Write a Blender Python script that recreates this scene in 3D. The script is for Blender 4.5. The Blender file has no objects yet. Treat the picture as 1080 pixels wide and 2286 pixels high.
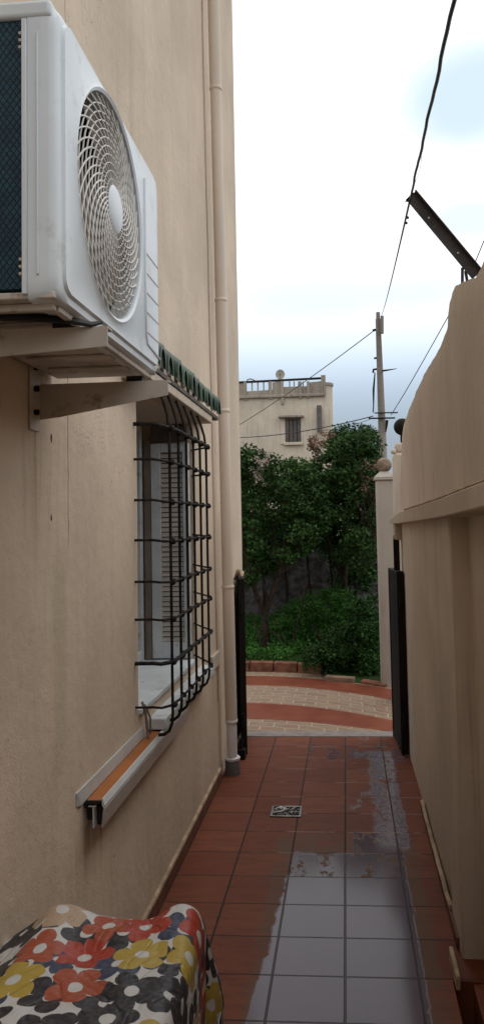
import bpy, math, random
import numpy as np
from mathutils import Vector, Matrix, noise
R=math.radians
C=bpy.context.scene.collection
random.seed(7); rng=np.random.default_rng(7)
# ------------------------------------------------------------------ camera model
FPX=1780.0; YAW=.080; PITCH=.060; ROLL=.021; EYE=Vector((0,0,1.75))
fw=Vector((-math.sin(YAW)*math.cos(PITCH),math.cos(YAW)*math.cos(PITCH),math.sin(PITCH)))
r0=Vector((math.cos(YAW),math.sin(YAW),0)); u0=r0.cross(fw)
cr=r0*math.cos(ROLL)-u0*math.sin(ROLL); cu=u0*math.cos(ROLL)+r0*math.sin(ROLL)
def _p(d): return FPX*d.dot(cr)/d.dot(fw), -FPX*d.dot(cu)/d.dot(fw)
_v=_p(Vector((0,1,0))); PX=771-_v[0]; PY=1162-_v[1]
def proj(p):
    a=_p(Vector(p)-EYE); return a[0]+PX,a[1]+PY
def at(x,y,axis,val):
    """where the sight line of a measured photo point meets the real plane axis=val"""
    d=cr*((x-PX)/FPX)-cu*((y-PY)/FPX)+fw; i='XYZ'.index(axis)
    return EYE+d*((val-EYE[i])/d[i])
# ------------------------------------------------------------------ node helpers
class NT:
    def __init__(s,nt): s.nt=nt; s.n=nt.nodes; s.l=nt.links
    def add(s,t,**k):
        n=s.n.new(t)
        for a,b in k.items(): setattr(n,a,b)
        return n
    def put(s,sock,v):
        if v is None: return
        if isinstance(v,bpy.types.NodeSocket): s.l.new(v,sock)
        elif isinstance(v,(tuple,list)) and len(v)==3 and sock.type=='RGBA': sock.default_value=(*v,1)
        else: sock.default_value=v
    def m(s,op,a,b=None,c=None,clamp=False):
        n=s.add('ShaderNodeMath',operation=op,use_clamp=clamp)
        for i,v in enumerate((a,b,c)): s.put(n.inputs[i],v)
        return n.outputs[0]
    def vm(s,op,a,b=None):
        n=s.add('ShaderNodeVectorMath',operation=op)
        s.put(n.inputs[0],a); s.put(n.inputs[1],b)
        return n.outputs['Value'] if op in('LENGTH','DISTANCE','DOT_PRODUCT') else n.outputs[0]
    def mix(s,f,a,b,bt='MIX'):
        n=s.add('ShaderNodeMix',data_type='RGBA',blend_type=bt)
        s.put(n.inputs[0],f); s.put(n.inputs[6],a); s.put(n.inputs[7],b); return n.outputs[2]
    def ramp(s,f,a,b,lo=0.,hi=1.):
        n=s.add('ShaderNodeMapRange',clamp=True,interpolation_type='SMOOTHSTEP')
        for i,v in enumerate((f,a,b,lo,hi)): s.put(n.inputs[i],v)
        return n.outputs[0]
    def noise(s,vec,scale,detail=4,rough=.55,dist=0):
        n=s.add('ShaderNodeTexNoise'); s.put(n.inputs['Vector'],vec)
        for k,v in (('Scale',scale),('Detail',detail),('Roughness',rough),('Distortion',dist)): n.inputs[k].default_value=v
        return n.outputs[0]
    def scl(s,vec,v): return s.vm('MULTIPLY',vec,v)
    def pos(s): return s.add('ShaderNodeNewGeometry').outputs['Position']
    def sep(s,v):
        n=s.add('ShaderNodeSeparateXYZ'); s.put(n.inputs[0],v); return n.outputs[0],n.outputs[1],n.outputs[2]
    def bump(s,h,dist=.002,st=1.):
        n=s.add('ShaderNodeBump'); s.put(n.inputs['Height'],h); n.inputs['Distance'].default_value=dist; n.inputs['Strength'].default_value=st; return n.outputs[0]
def mat(name,fn,rough=.7,spec=.3,metal=0,**kw):
    m=bpy.data.materials.new(name); m.use_nodes=True; t=NT(m.node_tree); b=t.n['Principled BSDF']
    b.inputs['Roughness'].default_value=rough; b.inputs['Specular IOR Level'].default_value=spec; b.inputs['Metallic'].default_value=metal
    r=fn(t)
    if not isinstance(r,dict): r={'Base Color':r}
    for k,v in r.items(): t.put(b.inputs[k],v)
    return m
def simple(name,c,var=.25,scale=9,rough=.6,spec=.3,metal=0,bump=0,bs=60,streak=False,dirt=None):
    def f(t):
        p=t.pos()
        q=t.scl(p,(1,1,.12)) if streak else p
        n=t.noise(q,scale)
        col=t.mix(t.ramp(n,.3,.7),tuple(x*(1-var) for x in c),tuple(min(1,x*(1+var)) for x in c))
        if dirt: col=t.mix(t.ramp(t.noise(p,scale*2.3,6,.7),.55,.72,0,.85),col,dirt)
        d={'Base Color':col}
        if bump: d['Normal']=t.bump(t.noise(p,bs,3),bump)
        return d
    return mat(name,f,rough,spec,metal)
def plaster(name,c,streak=.35,warm=(.33,.23,.15),rain=True,bumpd=.0025,extra=None):
    def f(t):
        p=t.pos(); x,y,z=t.sep(p)
        big=t.noise(p,1.1,4,.6); st=t.noise(t.scl(p,(6,6,.45)),1.6,5,.65); st2=t.noise(t.scl(p,(16,16,.35)),2.,3,.6)
        col=t.mix(t.ramp(big,.3,.72),tuple(v*.84 for v in c),tuple(v*1.08 for v in c))
        col=t.mix(t.ramp(t.noise(p,3.3,6,.62,.6),.5,.68,0,.14),col,tuple(v*.78 for v in c))
        col=t.mix(t.ramp(st,.50,.72,0,streak),col,warm)
        col=t.mix(t.ramp(st2,.58,.75,0,streak*.8),col,tuple(v*.62 for v in warm))
        sp=t.noise(p,55,2); col=t.mix(t.ramp(sp,.69,.76,0,.3),col,(.18,.14,.1))
        base=t.m('MULTIPLY',t.ramp(z,.02,.5,1,0),t.ramp(t.noise(p,4,5,.6),.35,.65))
        col=t.mix(t.m('MULTIPLY',base,.28),col,(.26,.19,.13))
        if extra: col=extra(t,p,x,y,z,col)
        h=t.m('ADD',t.m('MULTIPLY',t.noise(p,140,3,.6),.6),t.m('MULTIPLY',t.noise(p,20,3,.5),1.6))
        return {'Base Color':col,'Normal':t.bump(h,bumpd,.8)}
    return mat(name,f,.85,.15)
XL_=-.85
def left_marks(t,p,x,y,z,col):
    # green algae stain, crazed render patch, drill holes, white chip
    e=t.m('ADD',t.m('ABSOLUTE',t.m('SUBTRACT',y,2.33)),t.m('MULTIPLY',t.noise(p,5),.10))
    g=t.m('MULTIPLY',t.ramp(e,.07,.13,1,0),t.m('MULTIPLY',t.ramp(z,.9,1.2),t.ramp(z,1.55,1.8,1,0)))
    col=t.mix(t.m('MULTIPLY',g,.3),col,(.30,.29,.13))
    n=t.add('ShaderNodeTexVoronoi',feature='DISTANCE_TO_EDGE'); t.put(n.inputs['Vector'],p); n.inputs['Scale'].default_value=42
    cr_=t.m('MULTIPLY',t.ramp(n.outputs[0],.012,.03,1,0),t.ramp(t.noise(p,9),.5,.62))
    a=t.m('MULTIPLY',t.m('MULTIPLY',t.ramp(y,2.36,2.44),t.ramp(y,2.9,3.2,1,0)),t.ramp(z,1.7,2.0))
    col=t.mix(t.m('MULTIPLY',t.m('MULTIPLY',cr_,a),.6),col,(.1,.07,.05))
    dr=t.noise(t.scl(p,(1,26,1.6)),1.,4,.6)
    for ya,yb,za,zb in ((2.06,2.24,1.55,2.02),(3.22,3.30,.55,.93),(2.45,2.75,.55,.80),(4.9,5.2,.5,.84)):
        k_=t.m('MULTIPLY',t.m('MULTIPLY',t.ramp(y,ya-.03,ya+.03),t.ramp(y,yb-.03,yb+.03,1,0)),t.m('MULTIPLY',t.ramp(z,za,zb-.02),t.ramp(z,zb-.01,zb,1,0)))
        col=t.mix(t.m('MULTIPLY',t.m('MULTIPLY',k_,t.ramp(dr,.45,.62)),.45),col,(.20,.12,.07))
    hc=t.m('ABSOLUTE',t.m('SUBTRACT',t.noise(t.scl(p,(1,1.4,.7)),1.7,6,.62),.5))
    col=t.mix(t.m('MULTIPLY',t.m('MULTIPLY',t.ramp(hc,.0,.0022,1,0),t.ramp(t.noise(p,1.9,2),.5,.56)),.4),col,(.2,.15,.11))
    n2=t.m('MULTIPLY',t.ramp(t.m('ABSOLUTE',t.m('ADD',t.m('SUBTRACT',y,2.4),t.m('MULTIPLY',t.m('SUBTRACT',t.noise(p,7),.5),.03))),.001,.005,1,0),t.ramp(z,1.65,1.72))
    col=t.mix(t.m('MULTIPLY',n2,.7),col,(.1,.07,.05))
    for yy,zz,rr,cc in tuple((*[float(q_) for q_ in at(a_,b_,'X',XL_)[1:]],r_,c_) for a_,b_,r_,c_ in ((115,978,.008,(.03,.02,.015)),(115,1157,.007,(.03,.02,.015)),(312,1773,.015,(.62,.56,.47)),(255,1912,.004,(.03,.02,.01)))):
        d=t.m('SQRT',t.m('ADD',t.m('POWER',t.m('SUBTRACT',y,yy),2),t.m('POWER',t.m('MULTIPLY',t.m('SUBTRACT',z,zz),.6),2)))
        d=t.m('ADD',d,t.m('MULTIPLY',t.m('SUBTRACT',t.noise(p,60),.5),rr*1.2))
        col=t.mix(t.ramp(d,rr*.75,rr,1,0),col,cc)
    return col
CW=(.65,.535,.415)
M={}
M['wall']=plaster('house plaster',CW,.16,(.36,.28,.21),extra=left_marks)
def right_marks(t,p,x,y,z,col):
    yy=t.m('ADD',y,t.m('ADD',t.m('MULTIPLY',t.m('SUBTRACT',t.noise(p,5),.5),.05),t.m('MULTIPLY',z,.02)))
    for y_,w_,k_ in ((3.16,.004,.55),(4.35,.003,.3),(2.62,.003,.3)):
        l=t.m('MULTIPLY',t.ramp(t.m('ABSOLUTE',t.m('SUBTRACT',yy,y_)),w_*.3,w_,1,0),t.m('MULTIPLY',t.ramp(z,1.85,1.9),t.ramp(t.noise(t.scl(p,(1,1,.5)),4),.42,.55)))
        col=t.mix(t.m('MULTIPLY',l,k_),col,(.13,.09,.065))
    e=t.m('MULTIPLY',t.ramp(t.noise(t.scl(p,(2.2,2.2,.8)),1.3,4,.5),.5,.66),t.ramp(z,1.85,2.1))
    return t.mix(t.m('MULTIPLY',e,.35),col,(.62,.54,.46))
M['wall2']=plaster('garden wall plaster',(.63,.53,.43),.34,(.38,.30,.23),extra=right_marks)
M['band']=plaster('ledge plaster',(.56,.47,.38),.3,(.34,.27,.2))
M['farwall']=plaster('old building render',(.66,.57,.46),.5,(.38,.31,.24),bumpd=.01)
M['parapet']=plaster('parapet render',(.40,.34,.28),.9,(.18,.15,.12),bumpd=.01)
M['pillar']=plaster('pillar paint',(.48,.43,.38),.5,(.3,.2,.13))
M['stone']=simple('ball stone',(.26,.2,.15),.35,14,.9,.1,bump=.004,bs=40)
M['skirt']=simple('skirting tile',(.13,.055,.035),.3,7,.5,.3)
M['lip']=simple('skirting mortar lip',(.42,.32,.22),.25,12,.9,.1,bump=.004,bs=30)
M['acwhite']=simple('air conditioner paint',(.64,.69,.72),.05,4,.38,.4,dirt=(.50,.52,.51))
M['acgrille']=simple('grille plastic',(.60,.58,.54),.15,12,.45,.35)
M['acdark']=simple('air conditioner cavity',(.02,.02,.022),.3,9,.7,.1)
M['fan']=simple('fan blade plastic',(.20,.155,.125),.2,6,.6,.2)
M['acbase']=simple('base pan metal',(.50,.45,.40),.25,6,.6,.3,dirt=(.2,.12,.07))
M['bracket']=simple('bracket paint',(.50,.44,.38),.12,6,.5,.3,dirt=(.22,.13,.08))
M['rubber']=simple('black rubber',(.015,.014,.014),.3,8,.55,.3)
M['white']=simple('white paint',(.62,.66,.68),.1,5,.55,.3,dirt=(.33,.31,.29))
M['alu']=simple('white aluminium',(.60,.62,.62),.08,5,.4,.4)
M['alugrey']=simple('grey aluminium',(.42,.38,.34),.1,5,.4,.4)
M['orange']=simple('ochre strip',(.34,.12,.035),.15,5,.55,.25)
M['iron']=simple('black iron',(.014,.012,.011),.6,40,.75,.2,dirt=(.045,.024,.014),bump=.002,bs=120)
M['gate']=simple('dark gate sheet',(.010,.008,.008),.4,3,.7,.15,streak=True)
M['pipe']=simple('beige painted pipe',(.66,.56,.46),.1,4,.5,.3,streak=True)
M['pipewhite']=simple('white pipe',(.72,.70,.69),.1,5,.45,.35)
M['grey']=simple('grey pipe socket',(.13,.12,.115),.2,8,.8,.2)
M['shutter']=simple('shutter paint',(.54,.49,.45),.12,5,.6,.25)
M['shutdark']=simple('dark shutter',(.12,.10,.09),.2,7,.6,.25)
M['brownframe']=simple('brown frame',(.20,.15,.12),.2,7,.6,.25)
M['glass']=simple('dark window glass',(.015,.017,.02),.2,2,.08,.6)
M['soil']=simple('garden soil',(.035,.025,.017),.4,6,.95,.1,bump=.03,bs=8)
M['kerb']=simple('kerb brick',(.20,.085,.055),.35,10,.8,.2,bump=.006,bs=25,dirt=(.05,.035,.025))
M['slabstone']=simple('broken stone slab',(.25,.17,.12),.25,8,.85,.15,bump=.005)
M['pole']=simple('concrete pole',(.27,.23,.20),.25,4,.9,.1,bump=.01,bs=12,streak=True)
M['cable']=simple('cable sheath',(.012,.012,.013),.3,9,.5,.3)
M['beam']=simple('dark steel angle',(.035,.028,.026),.4,12,.6,.35,dirt=(.09,.05,.03))
M['dish']=simple('satellite dish paint',(.40,.36,.30),.2,3,.6,.3)
M['garden_stone']=simple('rubble wall',(.11,.10,.10),.5,9,.95,.1,bump=.05,bs=7)
M['wood']=simple('weathered boards',(.10,.065,.045),.4,5,.85,.15,streak=True,bump=.003)
M['bark']=simple('bark',(.045,.032,.025),.4,18,.9,.1,bump=.008,bs=30)
M['ground']=simple('open ground',(.12,.10,.07),.3,.7,.95,.1)
M['threshold']=simple('grey threshold stone',(.23,.20,.19),.2,14,.5,.35)
def leafmat(name,a,b,c,tr=.0):
    def f(t):
        g=t.add('ShaderNodeNewGeometry'); r=g.outputs['Random Per Island']
        col=t.mix(t.ramp(r,0,.6),a,b); col=t.mix(t.ramp(r,.8,1.),col,c)
        n=t.noise(g.outputs['Position'],2.2,3); col=t.mix(t.ramp(n,.35,.65,.0,.6),col,tuple(x*.5 for x in a))
        return col
    return mat(name,f,.7,.12)
M['leaf']=leafmat('orange tree leaf',(.030,.072,.020),(.055,.120,.030),(.10,.18,.055))
M['leafdark']=leafmat('dark shrub leaf',(.016,.048,.012),(.034,.09,.020),(.065,.14,.034))
M['grass']=leafmat('ground cover leaf',(.03,.105,.018),(.055,.16,.026),(.09,.21,.04))
M['dry']=leafmat('dry bract',(.20,.12,.09),(.28,.17,.12),(.36,.26,.2))
M['petal']=leafmat('white petal',(.45,.36,.33),(.55,.45,.42),(.6,.55,.5))
def tilef(t):
    p=t.pos(); r=t.noise(p,14,3); x,y,z=t.sep(p)
    g=t.mix(t.ramp(r,.35,.6),(.010,.028,.008),(.026,.065,.014))
    return {'Base Color':g}
M['rooftile']=mat('green glazed tile',tilef,.4,.4)
M['tilebody']=simple('grey tile body',(.11,.095,.08),.4,20,.8,.2,dirt=(.02,.02,.015))
# floor tiles
TX,TY=.2642,.2695; OX=-.0446; OY=4.0775
def floorf(t):
    p=t.pos(); x,y,z=t.sep(p)
    skx=t.m('ADD',x,0.); sky=t.m('ADD',y,t.m('MULTIPLY',x,0.))
    fx=t.m('DIVIDE',t.m('SUBTRACT',skx,OX),TX); fy=t.m('DIVIDE',t.m('SUBTRACT',sky,OY),TY)
    wob=t.m('MULTIPLY',t.m('SUBTRACT',t.noise(p,18,3),.5),.012)
    ex=t.m('ABSOLUTE',t.m('SUBTRACT',t.m('FRACT',t.m('ADD',t.m('ADD',fx,wob),.5)),.5))
    ey=t.m('ABSOLUTE',t.m('SUBTRACT',t.m('FRACT',t.m('ADD',t.m('ADD',fy,wob),.5)),.5))
    gr=t.m('MAXIMUM',t.ramp(ex,.010,.019,1,0),t.ramp(ey,.008,.016,1,0))
    cx=t.add('ShaderNodeCombineXYZ'); t.put(cx.inputs[0],t.m('FLOOR',fx)); t.put(cx.inputs[1],t.m('FLOOR',fy))
    wn=t.add('ShaderNodeTexWhiteNoise',noise_dimensions='2D'); t.put(wn.inputs['Vector'],cx.outputs[0])
    col=t.mix(wn.outputs[0],(.15,.042,.020),(.205,.064,.031))
    col=t.mix(t.ramp(t.noise(t.scl(p,(1,3.5,1)),7,5,.65),.4,.72,0,.5),col,(.075,.024,.015))
    n1=t.noise(p,6.5,5,.7); n2=t.noise(p,28,4,.65); n3=t.noise(t.scl(p,(1,.45,1)),11,5,.7)
    j=t.m('ADD',t.m('MULTIPLY',t.m('SUBTRACT',n1,.5),.075),t.m('MULTIPLY',t.m('SUBTRACT',n2,.5),.02))
    xj=t.m('ADD',x,j)
    yj=t.m('ADD',y,t.m('MULTIPLY',j,1.6))
    # standing water: the two middle columns near the viewer
    cen=t.m('MULTIPLY',t.m('MULTIPLY',t.ramp(xj,t.m('ADD',-.36,t.m('MULTIPLY',t.m('SUBTRACT',y,3.),.045)),t.m('ADD',-.345,t.m('MULTIPLY',t.m('SUBTRACT',y,3.),.045))),t.ramp(xj,.236,.246,1,0)),t.ramp(yj,4.06,4.10,1,0))
    cen=t.m('MULTIPLY',cen,t.m('MAXIMUM',t.ramp(y,3.80,3.81,1,0),t.ramp(n3,.40,.45)))
    z1=t.m('MULTIPLY',t.m('MULTIPLY',t.ramp(x,-.01,.0),t.ramp(x,.235,.245,1,0)),t.m('MULTIPLY',t.ramp(y,4.34,4.35,1,0),t.ramp(n3,.42,.47)))
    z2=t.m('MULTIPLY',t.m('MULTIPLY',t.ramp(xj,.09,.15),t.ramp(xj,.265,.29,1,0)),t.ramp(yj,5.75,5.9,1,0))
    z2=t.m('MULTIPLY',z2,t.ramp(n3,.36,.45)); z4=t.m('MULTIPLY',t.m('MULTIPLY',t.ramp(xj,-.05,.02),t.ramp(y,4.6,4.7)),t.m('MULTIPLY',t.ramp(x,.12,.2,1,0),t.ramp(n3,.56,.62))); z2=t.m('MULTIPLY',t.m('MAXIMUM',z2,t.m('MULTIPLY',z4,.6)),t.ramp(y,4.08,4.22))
    z3=t.m('MULTIPLY',t.m('MULTIPLY',t.ramp(y,5.55,5.65),t.ramp(y,6.0,6.05,1,0)),t.m('MULTIPLY',t.ramp(x,-.33,-.3),t.ramp(n3,.50,.56)))
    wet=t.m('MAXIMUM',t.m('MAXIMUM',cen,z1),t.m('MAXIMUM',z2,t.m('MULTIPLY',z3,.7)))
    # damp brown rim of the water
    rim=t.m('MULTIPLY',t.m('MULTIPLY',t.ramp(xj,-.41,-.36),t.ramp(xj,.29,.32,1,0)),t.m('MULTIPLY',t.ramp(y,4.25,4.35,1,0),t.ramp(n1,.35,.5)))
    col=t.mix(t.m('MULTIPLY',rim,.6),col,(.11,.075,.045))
    col=t.mix(t.m('MULTIPLY',wet,.8),col,(.10,.088,.125)); col=t.mix(t.m('MULTIPLY',z2,t.ramp(n2,.35,.6,.25,.8)),col,(.33,.32,.37)); col=t.mix(t.m('MULTIPLY',t.m('MULTIPLY',wet,t.ramp(y,3.78,3.80)),t.ramp(n2,.52,.62,0,.7)),col,(.10,.07,.045))  # sky reflection put into the colour: lavender on water, paler on far patches
    gl=t.m('MULTIPLY',t.ramp(ey,.010,.020,1,0),t.m('MULTIPLY',t.ramp(t.noise(t.scl(p,(2,1,1)),3.1,3),.44,.54),t.m('MULTIPLY',t.ramp(y,3.6,4.4),t.ramp(x,-.55,-.4))))  # painted glints: pale wet gleam along the cross joints
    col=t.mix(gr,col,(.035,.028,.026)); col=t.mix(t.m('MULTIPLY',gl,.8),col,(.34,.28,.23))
    rough=t.m('ADD',t.m('MULTIPLY',t.m('SUBTRACT',1,wet),.42),t.m('ADD',.13,t.m('MULTIPLY',gr,.15)))
    spec=t.m('ADD',.18,t.m('MULTIPLY',wet,t.m('SUBTRACT',.06,t.m('MULTIPLY',gr,.1))))
    h=t.m('ADD',t.m('MULTIPLY',t.m('SUBTRACT',1,gr),1.),t.m('MULTIPLY',t.m('SUBTRACT',1,wet),t.m('MULTIPLY',n2,.5)))
    return {'Base Color':col,'Roughness':rough,'Specular IOR Level':spec,'Normal':t.bump(h,.003,.7)}
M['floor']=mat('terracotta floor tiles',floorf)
YC=.32
def pathf(t):
    p=t.pos(); x,y,z=t.sep(p)
    x2=t.m('POWER',t.m('ADD',x,1.1),2); q=t.m('ADD',y,t.m('MULTIPLY',x2,YC))
    w=t.m('MULTIPLY',t.m('SUBTRACT',t.noise(p,12,3),.5),.03); qq=t.m('ADD',q,w); q1=t.m('ADD',w,t.m('ADD',y,t.m('MULTIPLY',x2,.22)))
    red=t.m('MAXIMUM',t.m('MULTIPLY',t.ramp(q1,6.81,6.83),t.ramp(qq,7.41,7.43,1,0)),t.m('MULTIPLY',t.ramp(qq,8.20,8.22),t.ramp(qq,8.68,8.70,1,0)))
    c=t.add('ShaderNodeCombineXYZ'); t.put(c.inputs[0],t.m('ADD',x,w)); t.put(c.inputs[1],qq)
    br=t.add('ShaderNodeTexBrick'); t.put(br.inputs['Vector'],c.outputs[0]); br.inputs['Scale'].default_value=1; br.inputs['Brick Width'].default_value=.21; br.inputs['Row Height'].default_value=.125
    br.inputs['Mortar Size'].default_value=.008; br.inputs['Mortar Smooth'].default_value=.3; br.inputs['Color1'].default_value=(.21,.13,.09,1); br.inputs['Color2'].default_value=(.26,.18,.12,1); br.inputs['Mortar'].default_value=(.36,.30,.23,1)
    col=t.mix(t.ramp(t.noise(p,16,5,.7),.42,.62,0,.6),br.outputs[0],(.29,.215,.145)); col=t.mix(t.ramp(t.noise(p,30,4,.7),.56,.68,0,.55),col,(.20,.10,.07))
    rc=t.mix(t.ramp(t.noise(p,5,5),.3,.7),(.16,.042,.024),(.22,.066,.036))
    col=t.mix(red,col,rc)
    h=t.m('MULTIPLY',t.m('SUBTRACT',1,red),t.m('SUBTRACT',t.noise(p,30,4,.7),br.outputs['Fac']))
    return {'Base Color':col,'Normal':t.bump(h,.006,.7),'Roughness':t.m('ADD',.42,t.m('MULTIPLY',t.m('SUBTRACT',1,red),.3))}
M['path']=mat('banded path paving',pathf,.5,.25)
def grassf(t):
    p=t.pos(); return {'Base Color':t.mix(t.ramp(t.noise(p,9,4),.3,.7),(.015,.035,.008),(.03,.07,.014)),'Normal':t.bump(t.noise(p,25,3),.03)}
M['turf']=mat('garden turf',grassf,.9,.1)
def clothf(t):
    tc=t.add('ShaderNodeTexCoord').outputs['UV']
    def layer(off,scale,Rr,pal,th,n=5):
        v=t.vm('ADD',tc,off)
        vo=t.add('ShaderNodeTexVoronoi',voronoi_dimensions='2D'); t.put(vo.inputs['Vector'],v); vo.inputs['Scale'].default_value=scale*.92; vo.inputs['Randomness'].default_value=.42
        d=t.vm('SUBTRACT',v,vo.outputs['Position']) if False else t.vm('SUBTRACT',v,vo.outputs['Position'])
        dx,dy,_=t.sep(d)
        wob=t.m('MULTIPLY',t.m('SUBTRACT',t.noise(tc,30,2),.5),.012)
        r=t.m('ADD',t.vm('LENGTH',d),wob); a=t.m('ARCTAN2',dy,dx)
        cs=t.add('ShaderNodeSeparateColor'); t.put(cs.inputs[0],vo.outputs['Color'])
        ph=t.m('MULTIPLY',cs.outputs[1],6.28)
        lob=t.m('POWER',t.m('ABSOLUTE',t.m('COSINE',t.m('ADD',t.m('MULTIPLY',a,n/2),ph))),.55)
        edge=t.m('MULTIPLY',t.m('ADD',.52,t.m('MULTIPLY',lob,.48)),t.m('MULTIPLY',Rr,t.m('ADD',.92,t.m('MULTIPLY',cs.outputs[2],.16))))
        fl=t.ramp(t.m('SUBTRACT',edge,r),-.0006,.0006)
        ce=t.ramp(r,Rr*.22,Rr*.25,1,0)
        rp=t.add('ShaderNodeValToRGB'); rp.color_ramp.interpolation='CONSTANT'
        e=rp.color_ramp.elements; e[0].position=0; e[0].color=(*pal[0],1); e[1].position=1/len(pal); e[1].color=(*pal[1],1)
        for i in range(2,len(pal)): q=e.new(i/len(pal)); q.color=(*pal[i],1)
        t.put(rp.inputs[0],cs.outputs[0])
        col=rp.outputs[0]
        st=t.noise(v,70,3,.6); col=t.mix(t.ramp(st,.4,.7,0,.12),col,(.35,.3,.27))
        return fl,ce,col
    W=(.50,.49,.47); BK=(.018,.018,.024); NV=(.035,.045,.085); RD=(.32,.035,.018); YE=(.38,.27,.045); BE=(.38,.27,.18); OR=(.31,.065,.03)
    col=W
    for off,pal in (((.043,.031,0),(BK,NV,BK,BK)),((.0,.0,0),(RD,YE,BK,RD,YE,BK,BK,OR,BE,RD))):
        fl,ce,c=layer(off,8.6,.065,pal,0)
        col=t.mix(fl,col,c); col=t.mix(t.m('MULTIPLY',fl,ce),col,W)
    cre=t.ramp(t.m('ABSOLUTE',t.m('SUBTRACT',t.noise(t.scl(tc,(1,.6,1)),5.5,3,.5,1.2),.5)),0,.05)
    h=t.m('ADD',t.m('ADD',t.noise(tc,14,3),t.m('MULTIPLY',cre,.3)),t.m('MULTIPLY',t.noise(tc,700,1),.05))
    return {'Base Color':col,'Normal':t.bump(h,.010,.8)}
M['cloth']=mat('flower print oilcloth',clothf,.42,.3)
def coilf(t):
    p=t.pos(); x,y,z=t.sep(p)
    k=75.; a=t.m('ABSOLUTE',t.m('SUBTRACT',t.m('FRACT',t.m('MULTIPLY',t.m('ADD',x,t.m('MULTIPLY',z,.75)),k)),.5)); b=t.m('ABSOLUTE',t.m('SUBTRACT',t.m('FRACT',t.m('MULTIPLY',t.m('SUBTRACT',x,t.m('MULTIPLY',z,.75)),k)),.5))
    g=t.m('MAXIMUM',t.ramp(a,.05,.12,1,0),t.ramp(b,.05,.12,1,0))
    f=t.m('FRACT',t.m('MULTIPLY',z,40))
    col=t.mix(t.ramp(t.noise(p,25,4),.3,.7),(.008,.040,.070),(.014,.070,.105)); col=t.mix(t.m('MULTIPLY',t.ramp(f,.4,.6),.2),col,(.01,.02,.03)); col=t.mix(g,col,(.006,.010,.014))
    return {'Base Color':col,'Normal':t.bump(g,.002)}
M['coil']=mat('blue fin coil behind mesh',coilf,.5,.3)
# ------------------------------------------------------------------ mesh helpers
WL={}
class MB:
    def __init__(s): s.v=[]; s.f=[]; s.mi=[]
    def addv(s,vs,fs,mi=0):
        n=len(s.v); s.v+= [tuple(a) for a in vs]; s.f+=[tuple(i+n for i in f) for f in fs]; s.mi+=[mi]*len(fs); return s
    def box(s,x0,x1,y0,y1,z0,z1,mi=0):
        v=[(x,y,z) for x in(x0,x1) for y in(y0,y1) for z in(z0,z1)]
        return s.addv(v,[(0,1,3,2),(4,6,7,5),(0,4,5,1),(2,3,7,6),(0,2,6,4),(1,5,7,3)],mi)
    def prism(s,pts,d,mi=0):
        """closed polygon of 3-D points pushed along vector d"""
        n=len(pts); d=Vector(d); a=[Vector(p) for p in pts]; b=[p+d for p in a]
        return s.addv(a+b,[tuple(range(n-1,-1,-1)),tuple(range(n,2*n))]+[(i,(i+1)%n,n+(i+1)%n,n+i) for i in range(n)],mi)
    def tube(s,path,r,n=8,mi=0,flat=1.):
        P=[Vector(p) for p in path]; rs=r if isinstance(r,(list,tuple)) else [r]*len(P)
        T=[(P[min(i+1,len(P)-1)]-P[max(i-1,0)]).normalized() for i in range(len(P))]
        u=T[0].orthogonal().normalized(); vs=[]
        for i,p in enumerate(P):
            u=(u-T[i]*u.dot(T[i])).normalized(); w=T[i].cross(u)
            for k in range(n):
                a=2*math.pi*k/n; vs.append(p+u*(math.cos(a)*rs[i])+w*(math.sin(a)*rs[i]*flat))
        fs=[(i*n+k,i*n+(k+1)%n,(i+1)*n+(k+1)%n,(i+1)*n+k) for i in range(len(P)-1) for k in range(n)]
        fs+=[tuple(range(n-1,-1,-1)),tuple((len(P)-1)*n+k for k in range(n))]
        return s.addv(vs,fs,mi)
    def lathe(s,c,prof,n=20,mi=0):
        c=Vector(c); vs=[c+Vector((r*math.cos(2*math.pi*k/n),r*math.sin(2*math.pi*k/n),z)) for r,z in prof for k in range(n)]
        m=len(prof); fs=[(i*n+k,i*n+(k+1)%n,(i+1)*n+(k+1)%n,(i+1)*n+k) for i in range(m-1) for k in range(n)]
        fs+=[tuple(range(n-1,-1,-1)),tuple((m-1)*n+k for k in range(n))]
        return s.addv(vs,fs,mi)
    def ball(s,c,r,n=20,mi=0):
        m=n//2; return s.lathe(c,[(max(.0005,r*math.sin(math.pi*i/m)),-r*math.cos(math.pi*i/m)) for i in range(m+1)],n,mi)
    def build(s,name,mt,parent=None,smooth=False,bevel=0,seg=2,loc=None):
        L=WL.get(parent.name,Vector()) if parent else Vector(loc or (0,0,0))
        me=bpy.data.meshes.new(name); me.from_pydata([tuple(Vector(v)-L) for v in s.v],[],s.f)
        mats=mt if isinstance(mt,(list,tuple)) else [mt]
        for m in mats: me.materials.append(M[m])
        for p,i in zip(me.polygons,s.mi): p.material_index=i
        me.validate(); me.update()
        o=bpy.data.objects.new(name,me); C.objects.link(o); WL[o.name]=L
        if parent: o.parent=parent
        else: o.location=L
        if smooth: me.shade_smooth()
        if bevel:
            b=o.modifiers.new('bevel','BEVEL'); b.width=bevel; b.segments=seg; b.limit_method='ANGLE'; b.angle_limit=R(40); b.harden_normals=False
        if smooth or bevel:
            try: me.set_sharp_from_angle(angle=R(40))
            except Exception: pass
        return o
def tag(o,label=None,cat=None,group=None,kind=None):
    if label and not kind: kind='thing'
    for k,v in (('label',label),('category',cat),('group',group),('kind',kind)):
        if v: o[k]=v
    return o
def thing(name,loc,label,cat,group=None):
    o=bpy.data.objects.new(name,None); C.objects.link(o); o.location=loc; WL[o.name]=Vector(loc); o.empty_display_size=.1
    return tag(o,label,cat,group)
def box(*a): return MB().box(*a)
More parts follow.
